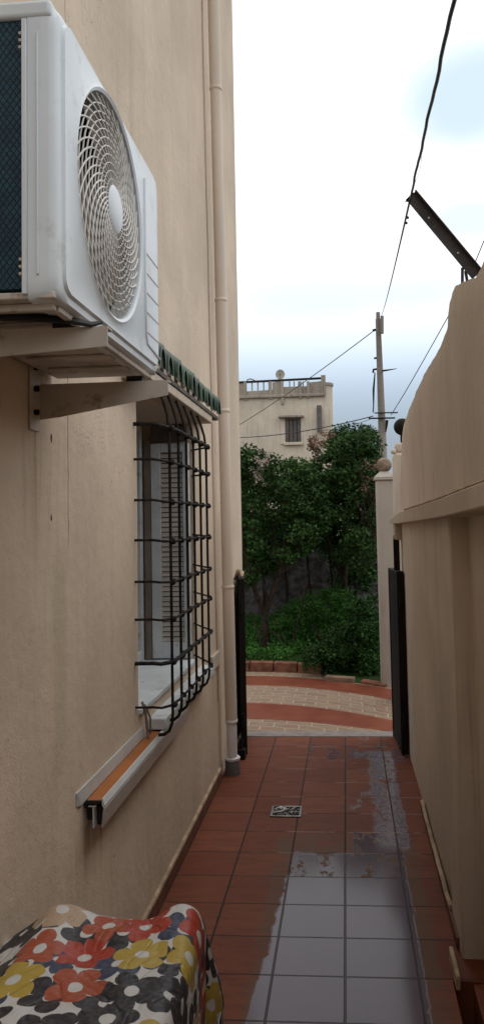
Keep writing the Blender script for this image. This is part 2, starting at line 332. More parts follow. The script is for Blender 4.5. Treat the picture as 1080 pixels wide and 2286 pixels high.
# ------------------------------------------------------------------ setting
XL=-.85; XR=.405; YG=6.5; F0=.10
g=MB().addv([(-400,-400,-.35),(400,-400,-.35),(400,400,-.35),(-400,400,-.35)],[(0,1,2,3)]).build('ground','ground'); tag(g,kind='structure')
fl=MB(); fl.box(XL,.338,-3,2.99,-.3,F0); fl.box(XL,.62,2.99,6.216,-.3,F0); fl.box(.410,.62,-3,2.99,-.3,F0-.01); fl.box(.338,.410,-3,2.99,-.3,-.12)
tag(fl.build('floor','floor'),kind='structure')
tag(box(-2.6,.95,6.352,13,-.3,F0-.008).build('path','path'),kind='structure')
# threshold
th=MB().prism([(-.84,6.218,.0),(-.84,6.218,F0+.005),(-.84,6.350,F0+.009),(-.84,6.350,.0)],(1.24,0,0)).build('threshold','threshold',bevel=.003); tag(th,kind='structure')
# garden bed
def arc(x,q0): return q0-YC*(x+1.1)**2
gb=MB(); N=24; xs=[-3.2+i*(5.0/N) for i in range(N+1)]
top=[]; 
vs=[];fs=[]
for i,x in enumerate(xs):
    qq=9.00 if x<-.28 else 8.73
    y0=arc(x,qq) if x>-1.1 else qq
    for j in range(9):
        y=y0+(18-y0)*(j/8)**1.6
        zz=F0+(.085 if x<-.28 else -.005)+.05*noise.noise((x*1.5,y*1.2,0))+.02*j
        vs.append((x,y,zz))
for i in range(N):
    for j in range(8): a=i*9+j; fs.append((a,a+9,a+10,a+1))
gb.addv(vs,fs); tag(gb.build('garden_bed','turf',smooth=True),kind='structure')
# kerb
k=MB(); n=7
pieces=[]
for i in range(n):
    x0=-2.19+i*.27+.006; x1=x0+.258
    f=lambda x,q:(arc(x,q) if x>-1.1 else q)
    k.prism([(x0,f(x0,8.94),.05),(x1,f(x1,8.94),.05),(x1,f(x1,9.07),.05),(x0,f(x0,9.07),.05)],(0,0,.145+random.uniform(-.004,.004)))
kb=k.build('garden_kerb','kerb',bevel=.008); tag(kb,'low red brick kerb edging the green bed beyond the banded path','kerb')
sp=at(760,1510,'Z',.02)
s=MB().prism([(-.26,8.40,.08),(.03,8.29,.08),(.06,8.38,.08),(-.24,8.52,.08)],(0,0,.058)).build('stone_slab','slabstone',bevel=.006); tag(s,'flat broken stone slab lying at the right end of the brick kerb','stone')
s=MB().prism([(.10,8.26,.08),(.34,8.06,.08),(.40,8.16,.08),(.14,8.37,.08)],(0,0,.04)).build('stone_slab','kerb',bevel=.006); tag(s,'thin reddish brick slab at the foot of the pale pillar with the ball','stone')
# ------------------------------------------------------------------ left house
WY0,WY1,WZ0,WZ1=3.215,4.41,.985,2.31
XI=XL-.32
house=thing('house',(XL,1.8,0),'tall beige plastered house filling the left side of the alley','house')
w=MB()
def face(a,b,c,d): w.addv([a,b,c,d],[(0,1,2,3)])
# wall front as a gently uneven sheet with the opening left free
def sheet(mb,x,ys,zs,skip,nz=.0035):
    idx={}
    for i,y in enumerate(ys):
        for j,z in enumerate(zs):
            idx[i,j]=len(mb.v); edge=(abs(y-WY0)<1e-6 or abs(y-WY1)<1e-6)
            mb.v.append((x+nz*noise.noise((0,y*1.7,z*1.3)) ,y,z))
    for i in range(len(ys)-1):
        for j in range(len(zs)-1):
            if skip(ys[i],zs[j]): continue
            mb.f.append((idx[i,j],idx[i+1,j],idx[i+1,j+1],idx[i,j+1])); mb.mi.append(0)
def lin(a,b,n): return [a+(b-a)*i/n for i in range(n)]
ys=lin(-3,WY0,24)+lin(WY0,WY1,6)+lin(WY1,YG,10)+[YG]; zs=lin(-.3,WZ0,6)+lin(WZ0,WZ1,6)+lin(WZ1,9,22)+[9]
sheet(w,XL,ys,zs,lambda y,z: WY0-1e-6<=y<WY1-1e-6 and WZ0-1e-6<=z<WZ1-1e-6)
# reveals, end wall, back body
xo=XL-.004
w.box(xo-.4,xo,WY1,YG-.001,-.3,9); w.box(xo-.4,xo,-3,WY0,-.3,9); w.box(xo-.4,xo,WY0,WY1,-.3,WZ0-.002); w.box(xo-.4,xo,WY0,WY1,WZ1,9)
w.box(-5,xo-.4,-3,YG-.001,-.3,9)
w.addv([(XL,YG,-.3),(XL,YG,9),(xo-.01,YG,9),(xo-.01,YG,-.3)],[(0,1,2,3)])
w.build('wall','wall',house,smooth=True)
box(XL-.003,1.4,-1.6,-1.3,-.3,2.4).build('rear_shade_wall','wall',house)  # unseen wall added behind the viewer to darken the lower alley
sk=MB(); 
for i in range(11):
    y0=1.0+i*.405; y1=min(y0+.402,5.18)
    sk.box(XL-.002,XL+.014,y0,y1,F0,F0+.068)
sk.build('skirting','skirt',house,bevel=.003)
lp=MB(); pts=[]
lp2=[]
for i in range(60):
    y=1.0+i*4.18/59; lp2.append((XL+.006+.003*noise.noise((y*6,1,0)),y,F0+.074+.004*noise.noise((y*5,7,0))))
lp.tube(lp2,.011,6); lp.build('skirting_mortar','lip',house,smooth=True)
# string course near pipe and ledge under window
ledge=MB(); ledge.box(XL-.002,XL+.076,3.36,4.62,.885,.935); ledge.build('window_ledge','white',house,bevel=.006)
MB().box(XL-.002,XL+.02,4.903,5.16,.84,.932).build('string_course','band',house,bevel=.006)
win=box(XI-.02,XI,WY0,WY1,WZ0,WZ1).build('window','glass',house)
f=MB(); 
f.box(XI+.001,XI+.05,WY0,WY0+.05,WZ0,WZ1); f.box(XI+.001,XI+.05,WY1-.10,WY1-.05,WZ0,WZ1); f.box(XI+.001,XI+.05,WY0+.05,WY1-.10,WZ1-.05,WZ1); f.box(XI+.001,XI+.05,WY0+.05,WY1-.10,WZ0+.03,WZ0+.08); f.box(XI+.003,XI+.047,3.80,3.85,WZ0+.08,WZ1-.05)
f.build('window_frame','white',win,bevel=.003)
box(XI,XL+.012,WY0,WY1,WZ0-.001,WZ0+.022).build('sill','white',win,bevel=.004)
# open louvred shutter folded against the far reveal, seen face-on
YS=WY1-.045
sh=MB(); xs0,xs1=-1.075,-.862; z0,z1=1.015,2.20
sh.box(xs0,xs0+.055,YS,YS+.035,z0,z1); sh.box(xs1-.035,xs1,YS,YS+.035,z0,z1); sh.box(xs0+.055,xs1-.035,YS,YS+.035,z1-.05,z1); sh.box(xs0+.055,xs1-.035,YS,YS+.035,z0,z0+.09)
sh.build('shutter','white',win,bevel=.003); box(xs0+.056,xs1-.036,YS+.022,YS+.03,z0+.091,z1-.051).build('slat_gap_shade','shutdark',win)  # dark panel added so gaps between slats read as shadow
sl=MB(); nn=38
for i in range(nn):
    z=z0+.092+(z1-.05-z0-.095)*i/nn; h=(z1-.05-z0-.095)/nn
    sl.prism([(xs0+.056,YS+.0125,z+h*.80),(xs0+.056,YS+.007,z),(xs0+.056,YS+.013,z),(xs0+.056,YS+.0185,z+h*.80)],(xs1-xs0-.092,0,0))
sl.build('louvre_slats','shutter',win)
box(-1.115,-1.078,YS+.0,YS+.044,1.01,2.22).build('shutter_post','brownframe',win,bevel=.003)
box(xs0-.0,XL-.03,YS+.01,WY1-.001,2.215,WZ1-.002).build('lintel_board','shutdark',win,bevel=.003)
# canopy
can=MB(); can.box(XL-.002,-.747,3.0,4.50,2.32,2.362)
can=can.build('canopy','band',house,bevel=.005)
cb=MB(); cb.box(XL-.001,-.742,3.0,4.70,2.3625,2.385); cb.build('canopy_edge','tilebody',can,bevel=.003)
NT_=11
for i in range(NT_):
    y=3.05+i*.160; m=MB(); n=12
    ra,rb=.066,.055; A=Vector((-.730+random.uniform(-.006,.006),y,2.395)); B=Vector((XL+.004,y+random.uniform(-.004,.004),2.50))
    vs=[];fs=[]
    for c,r_ in ((A,ra),(B,rb)):
        for rr,s_ in ((r_,1),(r_-.012,1)):
            for kk in range(n+1):
                a=math.pi*kk/n; vs.append(c+Vector((0,math.cos(a)*rr*.86,math.sin(a)*rr*1.45)))
    q=n+1
    for kk in range(n):
        fs+=[(kk,kk+1,2*q+kk+1,2*q+kk),(q+kk+1,q+kk,3*q+kk,3*q+kk+1)]
    endf=[(kk,q+kk,q+kk+1,kk+1) for kk in range(n)]
    m.addv(vs,fs,0); m.f+=endf; m.mi+=[0]*len(endf)
    m.addv([vs[0],vs[q],vs[3*q],vs[2*q]],[(0,1,2,3)],1); m.addv([vs[n],vs[q+n],vs[3*q+n],vs[2*q+n]],[(3,2,1,0)],1)
    # mortar plug inside
    m.addv([A+Vector((-.012,math.cos(math.pi*kk/n)*(ra-.012)*.86,math.sin(math.pi*kk/n)*(ra-.012)*1.45)) for kk in range(n+1)],[tuple(range(n,-1,-1))],1)
    m.build('roof_tile',['rooftile','tilebody'],can,smooth=True)
# ------------------------------------------------------------------ window grille
gr=thing('window_grille',(XL,3.7,.9),'black forged iron cage of crossed bars projecting over the house window','window grille')
XC=-.722; bys=[3.26,3.44,3.61,3.785,3.96,4.14]; rzs=[2.152,2.008,1.842,1.68,1.513,1.362,1.188,1.015]
for i,y in enumerate(bys):
    zb=.93 if i==0 else .945
    p=[(XC-.045,y,2.319),(XC-.026,y,2.27),(XC-.009,y,2.21),(XC,y,2.13),(XC,y,1.5),(XC,y,zb+.05),(XC-.003,y,zb+.01),(XC-.015,y,zb-.02),(XC-.035,y,zb-.035),(XC-.06,y,zb-.038)]
    MB().tube(p,.0068,6).build('vertical_bar','iron',gr,smooth=True)
for i,z in enumerate(rzs):
    yn=3.17; p=[(XL-.01,yn,z+.008),(XL+.07,yn+.005,z+.008),(XC-.028,yn+.01,z+.004),(XC-.004,yn+.07,z),(XC+.010,3.35,z),(XC+.009,3.7,z+random.uniform(-.003,.003)),(XC+.010,4.12,z),(XC+.006,4.19,z)]
    r=.0055 if i not in(0,6) else .0085
    MB().tube(p,r,6).build('horizontal_bar','iron',gr,smooth=True)
    MB().tube([(XC+.004,4.18,z+.002),(XL-.01,4.43,z+.01)],.005,6).build('return_bar','iron',gr,smooth=True)
    for y in bys:
        kn=MB(); a=random.uniform(-.004,.004)
        kn.tube([(XC+.006,y-.016,z+a),(XC+.009,y-.010,z-a),(XC+.009,y+.010,z+a),(XC+.006,y+.016,z-a)],[.006,.0125,.0125,.006],7)
        kn.build('joint_collar','iron',gr,smooth=True)
# ------------------------------------------------------------------ downpipe
XPp=-.782
def PP(z): return (XPp,5.305-.052*(z-F0),z)
dp=thing('downpipe',PP(F0),'beige rain pipe running down the house wall into a grey socket','pipe')
for z0_,z1_,r_,m_ in ((1.33,2.49,.0365,'pipe'),(2.49,3.22,.038,'pipe'),(3.22,4.62,.0365,'pipe'),(4.62,9.,.039,'pipe'),(.45,1.33,.0385,'pipe'),(.19,.45,.034,'pipewhite')):
    MB().tube([PP(z0_),PP(z1_)],r_,22).build('pipe_length',m_,dp,smooth=True)
for z in (.45,1.33,2.49,3.22,4.62): MB().tube([PP(z-.012),PP(z-.007),PP(z+.007),PP(z+.012)],[.038,.0415,.0415,.038],22).build('pipe_collar','pipe' if z>.5 else 'pipewhite',dp,smooth=True)
MB().lathe(PP(0),[(.036,.185),(.050,.195),(.052,.208),(.037,.222)],22).build('white_rim','pipewhite',dp,smooth=True)
MB().lathe(PP(0),[(.052,.08),(.049,.19),(.037,.192)],22).build('socket','grey',dp,smooth=True)
cd=MB(); cd.tube([(XL+.010,5.17-.045*(.14*i)+.004*math.sin(i),.62+i*.14) for i in range(58)],.0085,6)
tag(cd.build('cable_conduit','pipe',smooth=True,loc=(XL,5.33,.62)),'slim beige cable clipped to the house wall beside the rain pipe','cable')
# ------------------------------------------------------------------ air conditioner
AX,AY0,AY1,AZ0,AZ1=-.530,1.449,2.272,2.180,2.765
ac=thing('air_conditioner',(AX-.12,(AY0+AY1)/2,AZ0),'white outdoor air conditioner unit with round fan grille bracketed on the house wall','air conditioner')
CY,CZ,CRR=1.800,2.492,.254
def rr_ray(a,y0,y1,z0,z1,rad):
    dy,dz=math.cos(a),math.sin(a); best=None
    lo,hi=0,2.
    def inside(y,z):
        qy=max(abs(y-(y0+y1)/2)-((y1-y0)/2-rad),0); qz=max(abs(z-(z0+z1)/2)-((z1-z0)/2-rad),0); return math.hypot(qy,qz)<=rad
    for _ in range(40):
        m=(lo+hi)/2
        if inside(CY+dy*m,CZ+dz*m): lo=m
        else: hi=m
    return CY+dy*lo,CZ+dz*lo
NA=144
angs=sorted([2*math.pi*i/NA for i in range(NA)]+[math.atan2(z-CZ,y-CY)%(2*math.pi) for y in(AY0,AY1) for z in(AZ0,AZ1)]); NA=len(angs)
fp=MB(); vs=[];rings=[]
def ring(fn): rings.append(len(vs)); vs.extend(fn(a) for a in angs)
ring(lambda a:(AX-.05,CY+math.cos(a)*(CRR-.004),CZ+math.sin(a)*(CRR-.004)))
ring(lambda a:(AX+.004,CY+math.cos(a)*CRR,CZ+math.sin(a)*CRR))
ring(lambda a:(AX+.008,CY+math.cos(a)*(CRR+.007),CZ+math.sin(a)*(CRR+.007)))
ring(lambda a:(AX+.003,CY+math.cos(a)*(CRR+.014),CZ+math.sin(a)*(CRR+.014)))
def rrr(ins,x,rad): return lambda a:(x,*rr_ray(a,AY0+ins,AY1-ins,AZ0+ins*.6,AZ1-ins*.6,rad))
ring(lambda a:(AX+.003,*(lambda p,q:(p[0],p[1]))(rr_ray(a,AY0+.034,AY1-.02,AZ0+.026,AZ1-.012,.035),0)))
ring(lambda a:(AX-.003,*rr_ray(a,AY0+.030,AY1-.016,AZ0+.021,AZ1-.009,.037)))
ring(lambda a:(AX-.004,*rr_ray(a,AY0+.012,AY1-.008,AZ0+.008,AZ1-.006,.03)))
ring(lambda a:(AX-.010,*rr_ray(a,AY0+.003,AY1-.002,AZ0+.003,AZ1-.001,.028)))
ring(lambda a:(AX-.020,*rr_ray(a,AY0,AY1,AZ0,AZ1,.026)))
ring(lambda a:(AX-.060,*rr_ray(a,AY0,AY1,AZ0,AZ1,.012)))
ring(lambda a:(AX-.062,*rr_ray(a,AY0+.01,AY1-.01,AZ0+.01,AZ1-.01,.012)))
fs=[(rings[r]+i,rings[r]+(i+1)%NA,rings[r+1]+(i+1)%NA,rings[r+1]+i) for r in range(len(rings)-1) for i in range(NA)]
fp.addv(vs,fs); fpo=fp.build('front_panel','acwhite',ac,smooth=True)
MB().box(AX-.058,AX-.052,CY-.27,CY+.27,CZ-.27,CZ+.262).build('fan_cavity','acdark',ac)
box(AX-.305,AX-.064,AY0+.006,AY0+.03,AZ0+.025,AZ1-.028).build('coil','coil',ac)
m=MB(); m.box(AX-.305,AX-.064,AY0+.031,AY1-.004,AZ0+.02,AZ1-.022); m.build('body','acwhite',ac)
m=MB(); m.box(AX-.31,AX-.012,AY0-.004,AY1+.003,AZ1-.028,AZ1+.006); m.build('lid','acwhite',ac,bevel=.008,seg=3)
m=MB(); m.box(AX-.071,AX-.0605,AY0-.0035,AY0+.02,AZ0+.012,AZ1-.030); m.build('side_trim','acwhite',ac,bevel=.002)
MB().tube([(AX-.040,AY0-.0012,AZ0+.05),(AX-.040,AY0-.0012,AZ1-.06)],.0028,6).build('side_ridge','acwhite',fpo,smooth=True)
for z in [AZ1-.06-i*.014 for i in range(3)]+[AZ0+.05+i*.014 for i in range(3)]: box(AX-.077,AX-.0715,AY0-.001,AY0+.008,z,z+.005).build('coil_clip','alugrey',ac)
# base pan with folded rim, ribs and feet
m=MB(); m.box(AX-.305,AX-.010,AY0+.004,AY1-.004,AZ0+.004,AZ0+.018)
for y in (1.62,1.78,1.95,2.10): m.box(AX-.27,AX-.05,y,y+.05,AZ0-.004,AZ0+.0035)
m.box(AX-.30,AX-.02,AY0+.03,AY0+.045,AZ0-.012,AZ0+.0035); m.box(AX-.030,AX-.016,AY0+.05,AY1-.03,AZ0-.012,AZ0+.0035)
m.build('base_pan','acbase',ac,bevel=.003)
# spiral rib grille + rings
gm=MB(); NR=38
for i in range(NR):
    a0=2*math.pi*i/NR; p=[]
    for j in range(15):
        tt=j/14; r=.052+(CRR-.056)*tt; a=a0+1.35*tt**.9; p.append((AX-.002+.010*(1-tt**2),CY+math.cos(a)*r,CZ+math.sin(a)*r))
    gm.tube(p,.0023,5)
for i in range(10):
    r=.068+i*.0180; gm.tube([(AX-.002+.010*(1-((r-.052)/.19)**2),CY+math.cos(2*math.pi*q/56)*r,CZ+math.sin(2*math.pi*q/56)*r) for q in range(57)],.0019,5)
gm.build('fan_grille','acgrille',fpo,smooth=True)
hb=MB(); hb.tube([(AX+.002,CY,CZ),(AX+.010,CY,CZ),(AX+.014,CY,CZ)],[.055,.055,.048],28); hb.build('hub_cover','acwhite',fpo,smooth=True)
fb=MB()
for b in range(3):
    for sgn in (0,):
        n=12; vs=[];fs=[]
        for j in range(9):
            r=.05+j*.022
            for q in range(n+1):
                a=b*2*math.pi/3+ (q/n)*1.75+ r*2.2; vs.append((AX-.046+.026*(q/n),CY+math.cos(a)*r,CZ+math.sin(a)*r))
        for j in range(8):
            for q in range(n): fs.append((j*(n+1)+q,j*(n+1)+q+1,(j+1)*(n+1)+q+1,(j+1)*(n+1)+q))
        fb.addv(vs,fs)
fb.tube([(AX-.048,CY,CZ),(AX-.01,CY,CZ)],.058,20)
fb.build('fan','fan',ac,smooth=True)
# service cover on the right of the face: raised edge and grooves
sc=MB(); sy0=2.105; 
sc.tube([(AX+.003,sy0,2.70),(AX+.003,sy0-.002,2.44),(AX+.003,sy0,2.265),(AX+.003,sy0+.015,2.245),(AX+.003,AY1-.012,2.23)],.0042,6)
sc.build('service_cover_edge','acwhite',fpo,smooth=True)
for i in range(5): z=2.275+i*.055; box(AX+.0005,AX+.0042,sy0+.02,AY1-.014,z,z+.003).build('grip_groove','alugrey',fpo)
# brackets
for Y,zt,lab in ((2.165,2.150,'beige steel wall bracket under the far end of the air conditioner'),(1.60,2.163,'beige steel wall bracket under the near end of the air conditioner')):
    b=thing('wall_bracket',(XL,Y,2.0),lab,'bracket','steel brackets carrying the air conditioner')
    tip=-.481
    MB().prism([(XL,Y-.002,zt-(.10 if Y>2 else .062)),(XL+.06,Y-.002,zt-(.094 if Y>2 else .060)),(tip,Y-.002,zt-.042),(tip,Y-.002,zt),(XL,Y-.002,zt)],(0,.004,0)).build('web','bracket',b)
    MB().box(XL+.002,tip,Y+.0025,Y+.036,zt-.004,zt+.001).build('top_flange','bracket',b,bevel=.001)
    m=MB(); m.box(XL+.001,XL+.006,Y-.075,Y-.003,zt-.135,zt+.075); m.build('wall_plate','bracket',b,bevel=.001)
    for z in (zt+.04,zt-.02,zt-.085): MB().tube([(XL+.006,Y-.045,z),(XL+.018,Y-.045,z)],.008,6).build('bolt','acdark',b)
    m=MB(); m.box(-.60,-.555,Y+.004,Y+.034,zt+.0015,zt+.016); m.build('rubber_pad','rubber',b)
m=MB(); m.tube([(XL+.02,1.57,2.185),(-.74,1.56,2.185),(-.62,1.555,2.175),(-.555,1.57,2.172),(-.515,1.60,2.168),(-.495,1.61,2.174)],[.012,.012,.012,.011,.008,.004],8,0,.6)
tag(m.build('rubber_hose','rubber',smooth=True,loc=(XL,1.57,2.1)),'flattened black hose squeezed between air conditioner and near bracket','hose')
# ------------------------------------------------------------------ aluminium profile on the wall
pr=thing('metal_track',(XL,2.6,.83),'white aluminium track with an ochre strip fixed along the house wall','track')
Y0,Y1=2.45,3.36
MB().prism([(XL+.001,Y0,.928),(XL+.006,Y0,.930),(XL+.010,Y0+.03,.893),(XL+.008,Y0+.03,.880),(XL+.001,Y0,.887)],(0,.80,0)).build('back_plate','alu',pr,bevel=.0015)
MB().box(XL+.0105,XL+.0585,Y0+.078,Y1-.005,.873,.8825).build('ochre_strip','orange',pr,bevel=.001)
MB().prism([(XL+.060,Y0+.075,.887),(XL+.063,Y0+.075,.887),(XL+.070,Y0+.075,.866),(XL+.066,Y0+.075,.858),(XL+.060,Y0+.075,.866)],(0,1.35,0)).build('upper_lip','alu',pr)
MB().prism([(XL+.064,Y0+.075,.857),(XL+.070,Y0+.075,.858),(XL+.062,Y0+.075,.797),(XL+.057,Y0+.075,.797)],(0,1.35,0)).build('front_flange','alugrey',pr,bevel=.001)
m=MB(); m.box(XL+.016,XL+.040,Y0+.075,Y0+.083,.861,.865); m.build('t_flange','alu',pr); m=MB(); m.box(XL+.031,XL+.035,Y0+.072,Y0+.6,.797,.8605); m.build('t_web','alu',pr)
for b_ in ((XL+.001,XL+.013,Y0+.075,Y0+.7,.860,.872),(XL+.038,XL+.055,Y0+.095,Y0+1.3,.80,.857),(XL+.004,XL+.029,Y0+.105,Y0+1.3,.81,.857),(XL+.012,XL+.057,Y0+.0705,Y0+.0775,.872,.8815)): box(*b_).build('track_shadow','rubber',pr)  # black boxes stand in for the shadow inside the track
m=MB(); m.tube([(XL+.006,3.24,1.03),(XL+.02,3.24,.99),(XL+.022,3.25,.93),(XL+.03,3.24,.885)],.006,6); m.tube([(XL+.012,3.26,1.015),(XL+.032,3.27,.96),(XL+.03,3.28,.89)],.004,6)
tag(m.build('loose_strip','brownframe',smooth=True,loc=(XL,3.25,.87)),'curled brown strip hanging from the lower corner of the house window','strip')
# ------------------------------------------------------------------ right garden wall
rw=thing('garden_wall',(XR,4,0),'tall streaked beige plaster wall bounding the right side of the alley','wall')
prof=[(1086,520),(1079,545),(1072,575),(1064,603),(1054,621),(1040,626),(1026,630),(1012,641),(1004,655),(1001,668),(997,676),(996,700),(997,718),(990,738),(972,775),(950,820),(925,875),(908,915),(900,938),(895,962),(893,1000),(892,1060),(891,1120)]
pp=[at(x,y,'X',XR) for x,y in prof]
pp=[Vector((XR,p.y,p.z)) for p in pp]
zz=max(p.z for p in pp)
lower=[]
top=[(XR,-3,pp[0].z+.15),(XR,1.2,pp[0].z+.12)]+pp
Yend=pp[-1].y
poly=[(XR,-3,1.86)]+[tuple(p) for p in top]+[(XR,Yend,1.84)]
# front sheet: columns between profile and base, slightly bulging (hand-laid render)
def topz(y): return topz0(y)+(.007*noise.noise((y*9,2,0))+.004*noise.noise((y*31,5,0)) if y>1.2 else 0)
def topz0(y):
    for a,b in zip(top[:-1],top[1:]):
        if a[1]<=y<=b[1] and b[1]>a[1]: return a[2]+(b[2]-a[2])*(y-a[1])/(b[1]-a[1])
    return 1.84
def surf(zlo,zhi_fn,ylist,x0,nzs,amp,edge=.02):
    mb=MB(); vs=[];fs=[]
    for y in ylist:
        zt=zhi_fn(y)
        for j in range(nzs+1):
            z=zlo+(zt-zlo)*j/nzs
            d=max(0,1-(zt-z)/.10); xx=x0-amp*(noise.noise((3,y*1.3,z*.8))+.5*noise.noise((9,y*3,z*1.2)))+.010*d*d*edge/.02
            vs.append((xx,y,z))
        vs.append((x0+.22,y,zt)); vs.append((x0+.22,y,zlo))
    q=nzs+3
    for i in range(len(ylist)-1):
        for j in range(nzs+2): a=i*q+j; fs.append((a,a+1,a+q+1,a+q))
    fs.append(tuple(range(q))); fs.append(tuple(reversed([(len(ylist)-1)*q+j for j in range(q)])))
    return mb.addv(vs,fs)
yl=sorted(set([-3,-1,0,.8]+[round(1.2+i*.07,4) for i in range(int((Yend-1.2)/.07))]+[p.y for p in pp if p.y<=Yend]+[Yend]))
yl=[y for i,y in enumerate(yl) if i==0 or y-yl[i-1]>.003]
surf(1.80,topz,yl,XR,16,.014).build('upper_wall','wall2',rw,smooth=True)
YB=3.14
yl2=[YB+i*(6.0-YB)/26 for i in range(27)]
surf(-.3,lambda y:1.80,yl2,XR,14,.006,0).build('lower_wall','wall2',rw,smooth=True)
yl3=[-3,-1,0,1,1.6,2,2.4,2.6,2.8,2.95,YB-.002]
surf(-.3,lambda y:1.80,yl3,XR+.066,8,.004,0).build('recessed_panel','wall2',rw,smooth=True)
# pilaster in front of the recess edge
MB().box(XR-.012,XR+.2,YB-.004,YB+.28,-.05,1.80).build('pilaster','wall2',rw,bevel=.01)
# ledge band
bd=MB(); rows=[]
ctl=[(-3,.055,1.90,1.83),(1.2,.055,1.86,1.79),(2.06,.055,1.845,1.777),(2.5,.055,1.838,1.766),(3.0,.055,1.828,1.755),(3.8,.053,1.819,1.742),(4.7,.053,1.810,1.732),(5.36,.055,1.802,1.722),(5.7,.065,1.78,1.72),(6.1,.075,1.758,1.722)]
vs=[];fs=[]
for y,d,zt,zb in ctl:
    vs+=[(XR+.09,y,zt+.004),(XR-d+.006,y,zt),(XR-d,y,zt-.008),(XR-d,y,zb+.004),(XR-d+.006,y,zb),(XR+.09,y,zb)]
for i in range(len(ctl)-1):
    for j in range(6): a=i*6+j; b=i*6+(j+1)%6; fs.append((a,b,b+6,a+6))
fs.append(tuple(range(6))); fs.append(tuple(reversed([(len(ctl)-1)*6+j for j in range(6)])))
bd.addv(vs,fs).build('ledge','band',rw)
MB().tube([(XR-.050+.003*noise.noise((y*8,3,0)),y,[zt for (yy,_,zt,_) in ctl if yy<=y][-1]+(lambda a,b:(y-a[0])/(b[0]-a[0])*(b[2]-a[2]))(*[(ctl[q],ctl[q+1]) for q in range(len(ctl)-1) if ctl[q][0]<=y<=ctl[q+1][0]][0])+.001) for y in lin(1.6,5.0,40)],[.0035+.003*abs(noise.noise((i_*.7,0,0))) for i_ in range(40)],5).build('ledge_mortar','lip',rw,smooth=True)
MB().box(XR-.055,XR+.1,5.86,6.03,1.60,1.72).build('corbel','band',rw,bevel=.01)
# skirting right
for y0,y1 in ((3.2,3.6),(3.605,4.1),(4.105,4.68)): box(XR-.024,XR-.004,y0,y1,F0,F0+.045).build('skirting','skirt',rw,bevel=.003)
MB().tube([(XR-.018+.007*noise.noise((y*4,0,5)),y,F0+.055+.006*noise.noise((y*4,3,0))) for y in lin(3.42,4.72,24)],.010,6).build('skirting_mortar','lip',rw,smooth=True)
box(XR-.062,XR-.046,2.93,3.13,F0,F0+.05).build('skirting','lip',rw,bevel=.004)
# ------------------------------------------------------------------ gate leaves
def gateleaf(label,A,B,zt,thick,knob):
    t=thing('gate_leaf',(A[0],A[1],0),label,'gate','dark iron gate leaves standing open')
    A=Vector((*A,0));B=Vector((*B,0)); d=(B-A); L=d.length; d.normalize(); n=Vector((-d.y,d.x,0))*thick
    def slab(s0,s1,z0,z1,k=1): 
        a=A+d*s0-n*k/2; b=A+d*s1-n*k/2
        return [a+Vector((0,0,z0)),b+Vector((0,0,z0)),b+Vector((0,0,z1)),a+Vector((0,0,z1))],n*k
    m=MB(); m.prism(*slab(.036,L-.036,F0+.066,zt-.036,.8)); m.build('sheet','gate',t)
    m=MB(); m.prism(*slab(0,.035,F0+.01,zt)); m.prism(*slab(L-.035,L,F0+.01,zt)); m.prism(*slab(.0355,L-.0355,zt-.035,zt)); m.prism(*slab(.0355,L-.0355,F0+.03,F0+.065)); m.build('frame','gate',t,bevel=.003)
    for z in(F0+.25,zt-.2): MB().lathe((A.x,A.y-.012,z),[(.014,-.05),(.014,.05)],10).build('hinge','gate',t)
    return t
gateleaf('dark iron gate leaf folded open beside the rain pipe',(-.757,5.72),(-.836,6.30),at(545,1292,'Y',5.72).z,.045,0)
gateleaf('dark iron gate leaf standing open against the right garden wall',(.372,5.72),(.338,6.21),at(898,1276,'Y',5.72).z,.05,0)
# stop plate and posts under ledge
a=at(876,1195,'Y',5.95); b=at(889,1195,'Y',5.95)
t=thing('gate_post',(a.x,5.95,F0),'dark gate post with rounded head under the end of the wall ledge','post')
MB().box(a.x,b.x,5.90,5.945,F0-.02,a.z-.02).build('shaft','gate',t,bevel=.004)
MB().ball(((a.x+b.x)/2,5.922,a.z-.01),(b.x-a.x)/2,14).build('head','gate',t,smooth=True)
t=thing('gate_stop',(-.78,5.68,F0),'small dark bolt block at the foot of the left gate leaf','gate stop')
MB().box(-.80,-.74,5.62,5.68,F0,F0+.07).build('block','gate',t,bevel=.004); MB().tube([(-.77,5.65,F0+.0705),(-.77,5.65,F0+.14)],.012,10).build('bolt','gate',t,smooth=True)
tag(MB().tube([(-.84,6.0,1.33),(-.80,5.9,1.39),(-.765,5.82,1.385),(-.757,5.76,1.36)],[.012,.02,.018,.008],8).build('mortar_lump','lip',smooth=True,loc=(-.78,5.9,1.35)),'small pale mortar lump above the left gate leaf','mortar')
